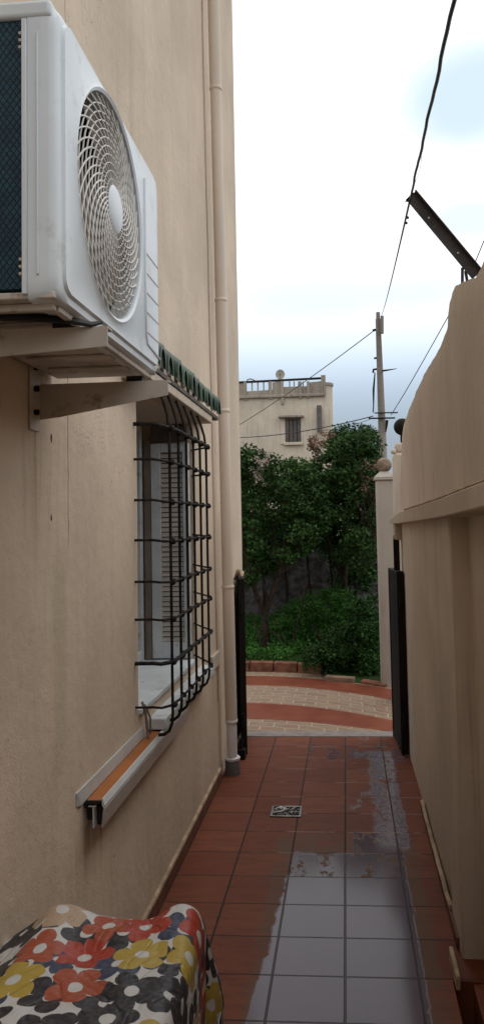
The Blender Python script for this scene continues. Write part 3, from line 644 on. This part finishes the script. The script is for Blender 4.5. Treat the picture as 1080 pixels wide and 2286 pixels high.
# ------------------------------------------------------------------ pillars
def pillar(Y,xa,xb,ytop,label,ballm,bx,by,br,name='gate_pillar',base=.0):
    a=at(xa,ytop,'Y',Y); b=at(xb,ytop,'Y',Y); x0,x1=a.x,b.x; w_=x1-x0; zt=a.z; cx=(x0+x1)/2
    t=thing(name,(cx,Y+w_/2,0),label,'pillar','masonry pillars at the alley mouth')
    MB().box(x0,x1,Y,Y+w_,base,zt).build('shaft','pillar',t,bevel=.015)
    m=MB(); e=.018; m.box(x0-e,x1+e,Y-e,Y+w_+e,zt+.001,zt+.03)
    h=.09; i=w_*.25
    m.addv([(x0-e,Y-e,zt+.031),(x1+e,Y-e,zt+.031),(x1+e,Y+w_+e,zt+.031),(x0-e,Y+w_+e,zt+.031),(x0+i,Y+i,zt+h),(x1-i,Y+i,zt+h),(x1-i,Y+w_-i,zt+h),(x0+i,Y+w_-i,zt+h)],[(0,1,5,4),(1,2,6,5),(2,3,7,6),(3,0,4,7),(4,5,6,7)])
    m.build('cap','pillar',t,bevel=.004)
    c=at(bx,by,'Y',Y+w_/2); r=br*(c-EYE).length/FPX
    MB().ball(c,r,26).build('ball',ballm,t,smooth=True)
    return t
pillar(8.1,838,878,1072,'pale plastered pillar topped with a weathered stone ball','stone',857,1038,16.5)
# the second, mostly hidden behind the garden wall
t=thing('gate_pillar',(.55,7.45,0),'narrow plastered pillar with a dark ball showing behind the end of the right wall','pillar','masonry pillars at the alley mouth')
a=at(878,1010,'Y',7.3)
MB().box(a.x,a.x+.30,7.3,7.6,-.05,a.z).build('shaft','wall2',t,bevel=.03)
m=MB(); m.ball((a.x+.0,7.33,a.z+.01),.026,12); m.box(a.x+.02,a.x+.28,7.32,7.58,a.z+.0,a.z+.09); m.build('cap','wall2',t,bevel=.02)
c=at(897,953,'Y',7.45); MB().ball(c,.080,22).build('ball','gate',t,smooth=True)
MB().box(c.x-.02,c.x+.02,7.43,7.47,a.z+.08,c.z-.05).build('ball_stem','gate',t)
# ------------------------------------------------------------------ beam
bm=thing('steel_beam',at(1050,605,'Y',3.1),'dark steel angle bar leaning out over the alley from the right wall top','beam')
A=at(1052,602,'Y',3.12); B=at(915,437,'Y',3.12); d=(B-A).normalized(); n=Vector((0,1,0)).cross(d).normalized()
if n.z<0: n=-n
A=A-d*.03
w2=.0215
m=MB(); m.prism([A-n*w2,A+n*w2,B+n*w2,B-n*w2],(0,.004,0)); m.build('web','beam',bm)
m=MB(); m.prism([A+n*w2,A+n*(w2+.004),B+n*(w2+.004),B+n*w2],(0,-.024,0)); m.build('flange','beam',bm)
m=MB(); m.prism([B-n*w2*1.0+d*-.012,B+n*w2,B+d*.006+n*w2*.6,B-n*(w2+.008)+d*-.004],(0,.006,0)); m.build('end_plate','beam',bm)
m=MB(); a=at(1030,628,'Y',3.12); b=at(1031,598,'Y',3.12); m.tube([a-Vector((0,0,.05)),b],.006,6); a=at(1045,625,'Y',3.14); b=at(1038,605,'Y',3.14); m.tube([a-Vector((0,0,.05)),b],.006,6); m.build('support_rods','beam',bm)
m=MB()
for s_ in (.28,.72): q=B.lerp(A,s_); m.tube([q+Vector((0,-.0008,0)),q+Vector((0,-.0025,0))],.0035,8)
m.build('rivets','alu',bm)
# ------------------------------------------------------------------ pole
PYp=16.0
pole=thing('utility_pole',at(852,1030,'Y',PYp)*1.0-Vector((0,0,0)),'tall tapering concrete utility pole carrying wires beyond the garden','utility pole')
def P(x,y,Y=PYp): return at(x,y,'Y',Y)
m=MB(); top=P(843,712); mid=P(852,960); bot=P(862,1250); 
m.tube([bot+ (bot-mid)*.3,bot,mid,top],[.105,.10,.078,.052],10); m.build('shaft','pole',pole,smooth=True)
m=MB(); m.tube([P(843,716),P(843,697)],.042,8); m.build('top_block','pole',pole,bevel=.01)
m=MB(); m.tube([P(852,705,15.9),P(852,745,15.9)],.035,8); m.build('side_clamp','pole',pole,bevel=.01)
m=MB(); m.tube([P(835,922,15.9),P(887,921,15.9)],.013,6); m.tube([P(822,934,15.9),P(881,933,15.9)],.016,6); m.build('crossarm','iron',pole)
for q_,r_ in (([P(832,832,15.9),P(833,825,15.9),P(840,824,15.9)],.022),([P(852,828,15.9),P(866,826,15.9),P(885,823,15.9)],[.02,.015,.005]),([P(831,738,15.9),P(838,736,15.9)],.025),([P(834,800,15.9),P(840,799,15.9)],.02)): MB().tube(q_,r_,6).build('insulator_hook','iron',pole,smooth=True)
m=MB(); m.tube([P(863,938,15.9),P(862,950,15.9),P(860,965,15.9)],[.03,.025,.012],6); m.tube([P(836,832,15.9),P(833,870,15.9),P(833,905,15.9),P(832,921,15.9)],[.012,.022,.012,.012],6); m.build('hanging_wire','iron',pole,smooth=True)
def cable(name,label,pts,r,n=6,group=None):
    o=MB().tube(pts,r,n).build(name,'cable',smooth=True,loc=tuple(pts[0])); return tag(o,label,'cable',group)
# overhead thick cable: straight line from pole top past the beam tip and over the viewer
E0=P(850,706,15.9); E1=at(914,447,'Y',3.10); dv=(E1-E0)
E2=at(1013,0,'Y',1.5); E3=E2+(E2-E1)*1.0
pts=[E0.lerp(E1,i/30)-Vector((0,0,.05*4*(i/30)*(1-i/30))) for i in range(30)]+[E1.lerp(E2,i/24)+Vector((.0014*math.sin(i*.8)+.0008*math.sin(i*2.1),0,.0012*math.sin(i*1.3))) for i in range(25)]+[E3]
cable('overhead_cable','thick black cable swooping overhead from the pole top to the viewer',pts,.0044)
m=MB()
for x,y in ((906,486),(903,498)): q=at(x,y,'Y',3.45); m.ball(q+Vector((.006,0,0)),.0065,8)
tag(m.build('cable_clip','cable',smooth=True,loc=tuple(q)),'two small black clips on the thick overhead cable below the beam','clip')
q0=at(940,350,'Y',2.5);q1=at(938,372,'Y',2.55);q2=at(932,392,'Y',2.6);q3=at(925,408,'Y',2.65)
tag(MB().tube([q0,q1,q2,q3],.0008,5).build('loose_thread','alugrey',smooth=True,loc=tuple(q0)),'fine pale thread looping off the thick overhead cable','thread')
def sag(a,b,s,n=24): return [a.lerp(b,i/n)-Vector((0,0,s*4*(i/n)*(1-i/n))) for i in range(n+1)]
YBLD=28.
cable('thin_cable','thin wire climbing from the far building roof to the pole hook',sag(P(834,738,15.9),P(470,985,27.0),.12),.010,5,'thin wires tied to the pole')
cable('thin_cable','pair of thin wires crossing low in front of the far building window',sag(P(832,929,15.9),P(470,976,22),.15),.011,5,'thin wires tied to the pole')
cable('thin_cable','faint lower wire just under the pair crossing the far building',sag(P(825,936,15.9),P(700,960,22),.08),.006,5,'thin wires tied to the pole')
cable('thin_cable','thin wire rising from the pole crossarm to behind the right wall',sag(P(872,926,15.9),at(1003,700,'Y',4.6),.02),[.008+(.003-.008)*i/24 for i in range(25)],5,'thin wires tied to the pole')
cable('thin_cable','short dark wire at the right edge above the wall top beside the beam',sag(at(1057,592,'Y',3.2),at(1079,538,'Y',2.9),.0),.0022,5)
# ------------------------------------------------------------------ far building
bl=thing('apartment_building',(-6,YBLD,0),'weathered beige flat roofed building rising beyond the garden trees','building')
def BP(x,y): return at(x,y,'Y',YBLD)
xl=BP(470,900).x; xr=BP(722,900).x; zt=BP(640,886).z; zp=(BP(720,846).z)
ang=R(9)
def bx(mb,x0,x1,y0,y1,z0,z1): return mb.box(x0,x1,y0,y1,z0,z1)
m=MB(); m.box(xl,xr,YBLD,YBLD+9,-.3,zt)
zdir=0
m.build('wall','farwall',bl)
m=MB(); t2=BP(742,875)
n=10; cx=xr; cy=YBLD+.35
m.lathe((xr-.05,YBLD+.42,0),[(.36,-.3),(.36,BP(742,858).z)],20); m.build('round_stair_tower','farwall',bl,smooth=True)
m=MB(); m.lathe((xr-.05,YBLD+.42,0),[(.40,BP(742,858).z+.001),(.40,BP(742,852).z)],20); m.build('tower_coping','parapet',bl,smooth=True)
# parapet: lower cornice, open balustrade panels, posts, top rail, sloping like the photo
m=MB(); m.box(xl,xr+.06,YBLD-.10,YBLD+.25,zt-.02,zt+.08); m.build('cornice','parapet',bl,bevel=.02)
def zat(x,y): return BP(x,y).z
m=MB()
for xa,xb in ((535,546),(608,628),(686,722)):
    m.prism([(BP(xa,870).x,YBLD+.0,zt+.08),(BP(xb,870).x,YBLD+.0,zt+.08),(BP(xb,870).x,YBLD+.0,zat(xb,850)),(BP(xa,870).x,YBLD+.0,zat(xa,854))],(0,.12,0))
m.prism([(BP(546,870).x,YBLD+.0,zt+.08),(BP(608,870).x,YBLD+.0,zt+.08),(BP(608,870).x,YBLD+.0,zat(608,870)),(BP(546,870).x,YBLD+.0,zat(546,874))],(0,.12,0))
m.prism([(BP(628,870).x,YBLD+.0,zt+.08),(BP(686,870).x,YBLD+.0,zt+.08),(BP(686,870).x,YBLD+.0,zat(686,862)),(BP(628,870).x,YBLD+.0,zat(628,864))],(0,.12,0))
m.prism([(xl,YBLD+.0,zt+.08),(BP(535,870).x,YBLD+.0,zt+.08),(BP(535,870).x,YBLD+.0,zat(535,856)),(xl,YBLD+.0,zat(535,856))],(0,.12,0))
m.build('parapet','parapet',bl)
m=MB(); m.prism([(xl,YBLD-.04,zat(500,857)),(xr+.03,YBLD-.04,zat(722,845)),(xr+.03,YBLD-.04,zat(722,842)),(xl,YBLD-.04,zat(500,854))],(0,.2,0)); m.build('parapet_rail','iron',bl)
m=MB()
for x in (562,575,588,600,646,656,666,676): a=BP(x,866); box(a.x-.02,a.x+.02,YBLD+.03,YBLD+.09,zat(x,874),zat(x,851)).build('baluster','parapet',bl)
m=MB()
for x in (548,604,630,670,688): a=BP(x,880); box(a.x-.05,a.x+.05,YBLD-.08,YBLD-.001,zt-.06 if x!=630 else zt-.25,zat(x,852)).build('parapet_post','parapet',bl)
m.box(BP(716,850).x,BP(726,850).x,YBLD-.06,YBLD+.1,zt+.08,zat(720,838)); m.build('parapet_post','parapet',bl)
# back parapet (seen only as silhouette)
wn=MB(); a=BP(637,988); b=BP(671,934); wn.box(a.x,b.x,YBLD-.02,YBLD+.05,a.z,b.z); wo=wn.build('window','shutdark',bl)
m=MB(); 
for q in range(1,4): xx=a.x+(b.x-a.x)*q/4; m.box(xx-.012,xx+.012,YBLD-.035,YBLD-.021,a.z+.02,b.z-.02)
m.build('shutter_seams','acdark',wo)
m=MB(); e=.05; m.box(a.x-.17,a.x-.001,YBLD-.05,YBLD,a.z-.06,b.z+.02); m.build('window_frame','farwall',wo,bevel=.01); m=MB(); m.box(b.x+.001,b.x+.05,YBLD-.05,YBLD,a.z-.06,b.z+.02); m.build('window_frame','farwall',wo,bevel=.01)
m=MB(); m.box(a.x-.22,b.x+.11,YBLD-.22,YBLD,b.z+.03,b.z+.10); m.build('window_hood','parapet',wo,bevel=.01)
m=MB(); m.box(a.x-.06,b.x+.06,YBLD-.12,YBLD,a.z-.10,a.z-.001); m.build('sill','farwall',wo,bevel=.01)
a=BP(712,906); m=MB(); m.lathe((a.x,YBLD-.09,0),[(.085,BP(712,965).z),(.085,a.z)],10); m.build('downpipe','grey',bl,smooth=True)
# dish and antenna
dd=thing('satellite_dish',BP(625,846)+Vector((0,.8,0)),'round pale satellite dish standing on the far building roof','satellite dish')
c=at(625,836,'Y',YBLD+.8); m=MB(); n=24; vs=[];fs=[]
for rr,yy in ((.001,.05),(.06,.045),(.12,.03),(.17,.0)):
    for q in range(n): a_=2*math.pi*q/n; vs.append(c+Vector((math.cos(a_)*rr,yy,math.sin(a_)*rr*1.08)))
for i in range(3):
    for q in range(n): fs.append((i*n+q,i*n+(q+1)%n,(i+1)*n+(q+1)%n,(i+1)*n+q))
m.addv(vs,fs); m.build('reflector','dish',dd,smooth=True)
m=MB(); m.tube([c+Vector((0,.05,0)),c+Vector((0,.12,-.1)),c+Vector((0,.12,-.5))],.02,6); m.tube([c+Vector((0,0,-.16)),c+Vector((0,-.22,-.03))],.01,5); m.tube([c+Vector((0,-.2,-.03)),c+Vector((0,-.27,-.03))],.025,6); m.build('mast','grey',dd)
t=thing('vent_pipe',at(558,852,'Y',YBLD+.5),'small dark pipe bend poking over the far building parapet','pipe')
c=at(558,850,'Y',YBLD+.5); MB().tube([c+Vector((-.12,0,-.05)),c+Vector((-.1,0,.04)),c+Vector((0,0,.07)),c+Vector((.12,0,.03)),c+Vector((.2,0,-.02))],.02,6).build('bend','grey',t,smooth=True)
# ------------------------------------------------------------------ garden
m=MB(); 
vs=[];fs=[]
nx,nz=44,14
for i in range(nx+1):
    for j in range(nz+1):
        x=-6+i*6.6/nx; z=-.1+j*2.0/nz; vs.append((x,12.6+.06*noise.noise((x*5,0,z*6))+.04*noise.noise((x*13,4,z*14)),z+(.08*noise.noise((x*3,1,1)) if j==nz else 0)))
for i in range(nx):
    for j in range(nz): a=i*(nz+1)+j; fs.append((a,a+nz+1,a+nz+2,a+1))
m.addv(vs,fs); m.box(-6,.6,12.75,12.9,-.1,1.8); tag(m.build('rubble_wall','garden_stone',smooth=True,loc=(-2,12.6,0)),'dark rough stone wall half hidden behind the garden trees','wall')
t=thing('board_fence',(.62,9.2,0),'dark weathered board fence between the trees and the pale pillar','fence')
for i in range(7): 
    x=.36+i*.105; MB().box(x,x+.098,9.25+random.uniform(0,.012),9.275,0,1.95+random.uniform(-.05,.05)).build('board','wood',t)
m=MB(); m.box(.34,1.1,9.28,9.32,.5,.58); m.box(.34,1.1,9.28,9.32,1.5,1.58); m.build('rails','wood',t)
def leaves(mb_v,mb_f,c,n,rad,size,squash=1.,up=.3):
    """n leaf-sized folded quads gaussian-scattered about c"""
    P_=rng.normal(0,1,(n,3)); P_/= (1e-6+np.linalg.norm(P_,axis=1))[:,None]; P_*= (rng.random(n)**.45)[:,None]*np.array(rad)
    P_+=np.array(c)
    for p in P_:
        s=size*rng.uniform(.6,1.35); a=rng.uniform(0,6.283); el=rng.normal(up-.3,.55)
        d=np.array((math.cos(a)*math.cos(el),math.sin(a)*math.cos(el),math.sin(el)))
        r=rng.normal(0,1,3); w=np.cross(d,r); w/=np.linalg.norm(w)+1e-9; nn=np.cross(d,w)
        b=len(mb_v); w=w*s*.32
        mb_v.extend([tuple(p),tuple(p+d*s*.45+w+nn*s*.06),tuple(p+d*s),tuple(p+d*s*.45-w+nn*s*.06)])
        mb_f.append((b,b+1,b+2,b+3))
def crown(name,mt,parent,clumps,size,loc=None,label=None,cat=None,kind=None):
    v=[];f=[]
    for c,n,rad in clumps: leaves(v,f,c,n,rad,size)
    o=MB(); o.v=v; o.f=f; o.mi=[0]*len(f)
    ob=o.build(name,mt,parent,loc=loc)
    if label: tag(ob,label,cat,kind=kind)
    return ob
def region(Y0,Y1,poly,n,r,per,holes=0.,squash=.8,edge=None):
    """clump centres for a crown whose silhouette was measured in the photo; each gets its own depth"""
    out=[]; xs_=[p[0] for p in poly]; ys_=[p[1] for p in poly]
    def ins(x,y):
        c=False; j=len(poly)-1
        for i in range(len(poly)):
            if (poly[i][1]>y)!=(poly[j][1]>y) and x<(poly[j][0]-poly[i][0])*(y-poly[i][1])/(poly[j][1]-poly[i][1])+poly[i][0]: c=not c
            j=i
        return c
    while len(out)<n:
        x=random.uniform(min(xs_),max(xs_)); y=random.uniform(min(ys_),max(ys_))
        if not ins(x,y): continue
        Y=random.uniform(Y0,Y1); p=at(x,y,'Y',Y)
        if holes and noise.noise((p.x*2.1,p.y*2.1,p.z*2.1+3))<-.25*(2-holes): continue
        rr=r*random.uniform(.6,1.35)
        out.append((tuple(p),int(per*random.uniform(.6,1.4)),(rr,rr,rr*squash)))
    return out
def limb(mb,pts,r0_,r1_,n=7): mb.tube(pts,[r0_+(r1_-r0_)*i/(len(pts)-1) for i in range(len(pts))],n)
G=lambda x,y,Y:at(x,y,'Y',Y)
# tree 1: forked trunk at left
T1=thing('garden_tree',G(592,1462,9.8),'spreading green tree with a forked dark trunk behind the brick kerb','tree','trees of the garden beyond the path')
m=MB(); limb(m,[G(592,1475,9.8),G(593,1430,9.8),G(590,1390,9.8),G(592,1362,9.8)],.055,.038,9)
limb(m,[G(592,1368,9.8),G(605,1330,9.8),G(622,1285,9.85),G(632,1235,9.9),G(640,1180,10)],.034,.012)
limb(m,[G(590,1370,9.8),G(575,1335,9.78),G(560,1295,9.7),G(548,1245,9.6),G(540,1180,9.6)],.036,.012)
limb(m,[G(600,1352,9.8),G(590,1310,9.9),G(575,1260,10),G(568,1200,10.2)],.020,.008)
limb(m,[G(615,1300,9.85),G(640,1270,9.9),G(660,1225,10.)],.015,.006)
limb(m,[G(630,1250,9.9),G(615,1200,9.9),G(610,1120,10.)],.014,.006)
limb(m,[G(595,1400,9.8),G(620,1420,9.7),G(640,1452,9.6)],.008,.010)
limb(m,[G(560,1370,9.8),G(575,1410,9.7),G(582,1440,9.7)],.010,.012)
m.build('trunk','bark',T1,smooth=True)
crown('crown','leaf',T1,region(9.5,10.7,[(500,1010),(545,1000),(600,1022),(660,1035),(700,1045),(720,1150),(690,1230),(640,1260),(600,1270),(560,1300),(500,1300)],230,.13,105,holes=.5),.045)
crown('blossom','petal',T1,region(9.35,9.6,[(545,1008),(600,1012),(605,1060),(590,1085),(570,1070)],26,.05,13),.028)
# tree 2: tall leafy mass right
T2=thing('garden_tree',G(770,1480,10.6),'taller rounded green tree filling the right side of the garden','tree','trees of the garden beyond the path')
m=MB(); limb(m,[G(765,1500,10.6),G(762,1400,10.6),G(770,1250,10.6),G(775,1120,10.6),G(790,1040,10.7)],.06,.015,9)
limb(m,[G(768,1300,10.6),G(735,1220,10.6),G(715,1130,10.5)],.03,.01); limb(m,[G(770,1250,10.6),G(805,1160,10.6),G(825,1060,10.6)],.03,.01); m.build('trunk','bark',T2,smooth=True)
crown('crown','leaf',T2,region(9.9,11.3,[(640,1050),(690,1040),(730,1010),(745,990),(780,958),(825,960),(840,1000),(848,1060),(835,1130),(835,1210),(820,1290),(770,1250),(720,1230),(670,1200)],330,.13,110,holes=.8),.046)
crown('blossom','petal',T2,region(9.85,10.2,[(740,1000),(830,990),(835,1040),(800,1200),(700,1250),(660,1100)],16,.22,5),.022)
# purple-brown creeper on top right and dry cluster
V1=crown('creeper','dry',None,region(10.9,11.3,[(694,985),(715,965),(745,962),(775,1000),(762,1045),(735,1040),(700,1030)],40,.085,50),.036,loc=tuple(G(730,1040,11)),label='dry pinkish brown creeper clump above the hedge below the far building',cat='creeper')
VM=crown('creeper','leafdark',None,region(10.9,11.5,[(720,975),(740,955),(790,950),(832,958),(838,975),(780,985),(750,992)],34,.085,55),.034,loc=tuple(G(780,980,11)),label='dark evergreen creeper topping the hedge beside the utility pole',cat='creeper')
m=crown('creeper','dry',None,region(9.7,9.9,[(815,1030),(848,1010),(852,1060),(838,1120),(812,1090)],12,.07,14),.03,loc=tuple(G(835,1120,9.8)),label='thin brown twiggy creeper hanging beside the stone ball pillar',cat='creeper')
tw=MB()
for i in range(26):
    a=G(random.uniform(815,838),random.uniform(1060,1230),9.7); b=a+Vector((random.uniform(-.15,.18),random.uniform(-.1,.1),random.uniform(.1,.35))); c_=b+Vector((random.uniform(-.1,.1),0,random.uniform(-.05,.15))); tw.tube([a,b,c_],[.006,.004,.002],4)
tw.build('twigs','bark',m)
# shrubs
S1=thing('shrub',G(720,1500,9.6),'dense dark shrub hanging over the end of the brick kerb','shrub')
crown('foliage','leafdark',S1,region(8.5,9.6,[(735,1420),(770,1400),(800,1340),(835,1330),(838,1400),(842,1500),(800,1512),(715,1500),(690,1480),(665,1470),(700,1440)],170,.10,110),.036)
st=MB()
for i in range(14): a=G(random.uniform(730,830),1520,8.9); st.tube([a,a+Vector((random.uniform(-.1,.1),.05,.3)),a+Vector((random.uniform(-.25,.25),.05,.6))],[.010,.008,.003],5)
st.build('stems','bark',S1)
S2=thing('shrub',G(650,1450,10),'lighter green feathery shrub right of the forked trunk','shrub')
crown('foliage','grass',S2,region(9.75,10.8,[(610,1400),(650,1350),(700,1320),(760,1310),(800,1330),(790,1420),(720,1480),(640,1480)],190,.11,85),.034)
st=MB(); limb(st,[G(652,1440,9.7),G(665,1380,9.7),G(678,1320,9.75),G(690,1260,9.9)],.010,.004); limb(st,[G(640,1450,9.8),G(612,1380,9.8),G(600,1365,9.8)],.012,.006); st.build('stems','bark',S2,smooth=True)
S3=thing('shrub',G(800,1490,9.2),'small sprig bush at the foot of the pale pillar','shrub')
crown('foliage','grass',S3,region(8.9,9.1,[(780,1470),(800,1440),(822,1455),(835,1460),(830,1490),(790,1495)],14,.05,45),.03)
ST=MB(); 
for x,y in ((805,1500),(815,1500)): ST.tube([G(x,y+12,9.0),G(x,y-40,9.0)],.004,5)
ST.build('stems','bark',S3)
# ground cover
v=[];f=[]
for i in range(620):
    x=random.uniform(-2.4,.3); y=random.uniform(9.0,12.3)
    if y<arc(x,9.12): y=arc(x,9.12)
    leaves(v,f,(x,y,.22+random.uniform(0,.05)+.02*(y-9.3)),38,(.10,.10,.06+.05*random.random()),.034)
o=MB(); o.v=v;o.f=f;o.mi=[0]*len(f); tag(o.build('ground_cover','grass'),'low lush green leaves carpeting the bed behind the kerb','ground cover',kind='stuff')
# hedge filling behind (dark mass up against rubble wall)
HB=thing('hedge',(-1.5,11.8,0),'tall dark hedge standing behind the trees under the far building','hedge')
crown('foliage','leafdark',HB,region(11.2,12.2,[(500,1030),(560,1045),(640,1050),(700,1060),(840,1070),(840,1300),(760,1330),(745,1210),(640,1195),(560,1250),(500,1350)],260,.17,95),.055)
st=MB()
for x in lin(-2.6,.4,9): st.tube([(x,11.8,0),(x+.05,11.8,.7),(x,11.8,1.6)],[.03,.025,.01],6)
st.build('stems','bark',HB)
# ------------------------------------------------------------------ drain cover
a=at(608,1801,'Z',F0); b=at(671,1825,'Z',F0)
dx0,dx1=a.x,b.x; dy0,dy1=b.y,a.y; cx=(dx0+dx1)/2; cy=(dy0+dy1)/2
M['chrome']=simple('worn chrome',(.36,.35,.34),.35,60,.28,.5,metal=.9,dirt=(.05,.04,.035))
dr=thing('drain_cover',(cx,cy,0),'small shiny square drain grate set in the red floor tiles','drain')
hx,hy=(dx1-dx0)/2,(dy1-dy0)/2
MB().box(cx-hx,cx+hx,cy-hy,cy+hy,F0+.0005,F0+.0025).build('well','acdark',dr)
m=MB(); w_=.012; m.box(cx-hx,cx+hx,cy-hy,cy-hy+w_,F0+.003,F0+.007); m.box(cx-hx,cx+hx,cy+hy-w_,cy+hy,F0+.003,F0+.007); m.box(cx-hx,cx-hx+w_,cy-hy+w_,cy+hy-w_,F0+.003,F0+.007); m.box(cx+hx-w_,cx+hx,cy-hy+w_,cy+hy-w_,F0+.003,F0+.007); m.build('frame','chrome',dr,bevel=.001)
m=MB()
for i in range(4):
    rr=.018+i*.017
    for a0 in range(6):
        s0=a0*math.pi/3+i*.3; m.tube([(cx+math.cos(s0+q*.11)*rr*hx/.08,cy+math.sin(s0+q*.11)*rr*hy/.08,F0+.005) for q in range(8)],.0032,5)
for k_ in range(12):
    a_=k_*math.pi/6; m.tube([(cx+math.cos(a_)*.02,cy+math.sin(a_)*.02,F0+.0055),(cx+math.cos(a_+.35)*hx*.9,cy+math.sin(a_+.35)*hy*.9,F0+.0055)],.0024,5)
m.build('rosette','chrome',dr,smooth=True)
# ------------------------------------------------------------------ flower cloth
TOPZ=.80; BX0,BX1=-.83,-.362; BY0,BY1=1.25,1.975
m=MB(); uv=[]; ns,nt=110,130
S0,S1_=BX0-.04,BX1+.62; T0,T1_=BY0-.5,BY1+.60
def cl(s,t):
    def wrap(v,lo,hi):
        rad=.035
        if v>hi-rad:
            d=v-(hi-rad); L=rad*math.pi/2
            if d<L: a=d/rad; return hi-rad+rad*math.sin(a),rad*(1-math.cos(a))
            return hi+.0,rad+(d-L)
        if v<lo+rad:
            d=(lo+rad)-v; L=rad*math.pi/2
            if d<L: a=d/rad; return lo+rad-rad*math.sin(a),rad*(1-math.cos(a))
            return lo,rad+(d-L)
        return v,0.
    x,dx=wrap(s,BX0-1,BX1); y,dy=wrap(t,BY0-1,BY1)
    drop=max(dx,dy)+.25*min(dx,dy)
    k_=min(drop/.25,1)
    if dx>0: x+= .035*k_*(math.sin(t*21+1)*.7+math.sin(t*9))*.25+.008*k_
    if dy>0: y+= .04*k_*math.sin(s*19)*.8+.03*k_
    if dx>.05 and dy>.05: x+=.01*k_; y+=.02*k_
    z=TOPZ-drop
    tk=max(0,1-drop/.06)
    # crumpled top: a raised fold at the back left, soft lumps
    z+=tk*(.018*noise.noise((s*6,t*6,0))+.010*noise.noise((s*15,t*13,4)))
    z+=.034*math.exp(-((s+.70)/.05)**2-((t-1.95)/.09)**2)+.022*math.exp(-((s+.42)/.05)**2-((t-1.98)/.09)**2)-.075*max(0,min(1,(-.735-s)/.12))*math.exp(-((t-1.98)/.35)**2)
    z+=.012*tk*abs(math.sin(s*16+t*9))*math.exp(-((t-1.9)/.2)**2)
    return (x,y,max(z,F0+.02))
for i in range(ns+1):
    for j in range(nt+1):
        s=S0+(S1_-S0)*i/ns; t=T0+(T1_-T0)*j/nt; m.v.append(cl(s,t)); uv.append((s+1,t))
for i in range(ns):
    for j in range(nt): a=i*(nt+1)+j; m.f.append((a,a+nt+1,a+nt+2,a+1)); m.mi.append(0)
co=m.build('flower_cloth','cloth',smooth=True,loc=(-.55,1.7,.03)); tag(co,'flower print oilcloth in black, red and mustard draped over a box by the house wall','cloth')
me=co.data; ul=me.uv_layers.new(name='UVMap')
for lp_ in me.loops: ul.data[lp_.index].uv=uv[lp_.vertex_index]
so=co.modifiers.new('thick','SOLIDIFY'); so.thickness=.002
bxo=MB().box(-.825,-.39,1.27,1.95,F0,.69).build('box','wood',bevel=.01,loc=(-.6,1.5,0)); tag(bxo,'storage box hidden under the flower print cloth','box')
# ------------------------------------------------------------------ sky and light
wd=bpy.data.worlds.new('World'); bpy.context.scene.world=wd; wd.use_nodes=True; t=NT(wd.node_tree)
bg=t.n['Background']; bg.inputs['Strength'].default_value=.1
sky=t.add('ShaderNodeTexSky',sky_type='NISHITA'); sky.sun_disc=False; sky.sun_elevation=R(62); sky.sun_rotation=R(70)
gen=t.add('ShaderNodeTexCoord').outputs['Generated']; x,y,z=t.sep(gen)
n=t.noise(t.scl(gen,(1,1,2.2)),2.6,5,.5,.3)
zen=t.ramp(z,.05,.42)
low=t.mix(t.ramp(z,.07,.24),(3.2,3.8,4.4),(6.9,8.5,10.2))
cloudc=t.mix(t.ramp(z,.15,.32),low,(13.5,13.6,13.7))
blue=(7.5,9.1,9.9)
patch=t.m('MULTIPLY',t.ramp(n,.50,.60,1,0),t.ramp(z,.2,.3,0,1))
col=t.mix(t.m('MULTIPLY',patch,.0),cloudc,blue)
def blob(px,py,rx,ry,amt):
    global col
    d=(cr*((px-PX)/FPX)-cu*((py-PY)/FPX)+fw).normalized()
    az=t.m('DIVIDE',t.m('SUBTRACT',x,d.x),rx/FPX); ez=t.m('DIVIDE',t.m('SUBTRACT',z,d.z),ry/FPX)
    rr=t.m('ADD',t.m('SQRT',t.m('ADD',t.m('MULTIPLY',az,az),t.m('MULTIPLY',ez,ez))),t.m('MULTIPLY',t.m('SUBTRACT',n,.5),1.5))
    rr=t.m('ADD',rr,t.ramp(y,0,.1,5,0))
    col=t.mix(t.ramp(rr,.35,1.1,amt,0),col,blue)
blob(1060,215,210,125,1.); blob(675,472,120,60,.5); blob(1070,490,200,60,.7); blob(700,655,330,70,.55); blob(980,640,160,60,.5)
mx=t.mix(.12,col,sky.outputs[0])
t.put(bg.inputs['Color'],mx)
sd=bpy.data.lights.new('sun','SUN'); sd.energy=.6; sd.angle=R(35); sd.color=(1,.95,.88)
so_=bpy.data.objects.new('sun',sd); C.objects.link(so_)
az=R(70); el=R(62); sdir=Vector((math.sin(az)*math.cos(el),math.cos(az)*math.cos(el),math.sin(el)))
so_.rotation_euler=sdir.to_track_quat('Z','Y').to_euler()
# ------------------------------------------------------------------ camera
cam=bpy.data.cameras.new('camera'); co=bpy.data.objects.new('camera',cam); C.objects.link(co)
mt=Matrix((cr,cu,-fw)).transposed().to_4x4(); mt.translation=EYE; co.matrix_world=mt
cam.sensor_width=36; cam.sensor_fit='AUTO'; cam.lens=36*FPX/2286; cam.shift_x=-(PX-540)/2286; cam.shift_y=-(1143-PY)/2286
cam.clip_start=.02; cam.clip_end=2000
sc=bpy.context.scene; sc.camera=co
sc.view_settings.view_transform='Standard'; sc.view_settings.look='None'; sc.view_settings.exposure=.1; sc.view_settings.gamma=1; sc.view_settings.use_curve_mapping=False
sc.cycles.max_bounces=8; sc.cycles.diffuse_bounces=4
sc.cycles.use_denoising=True
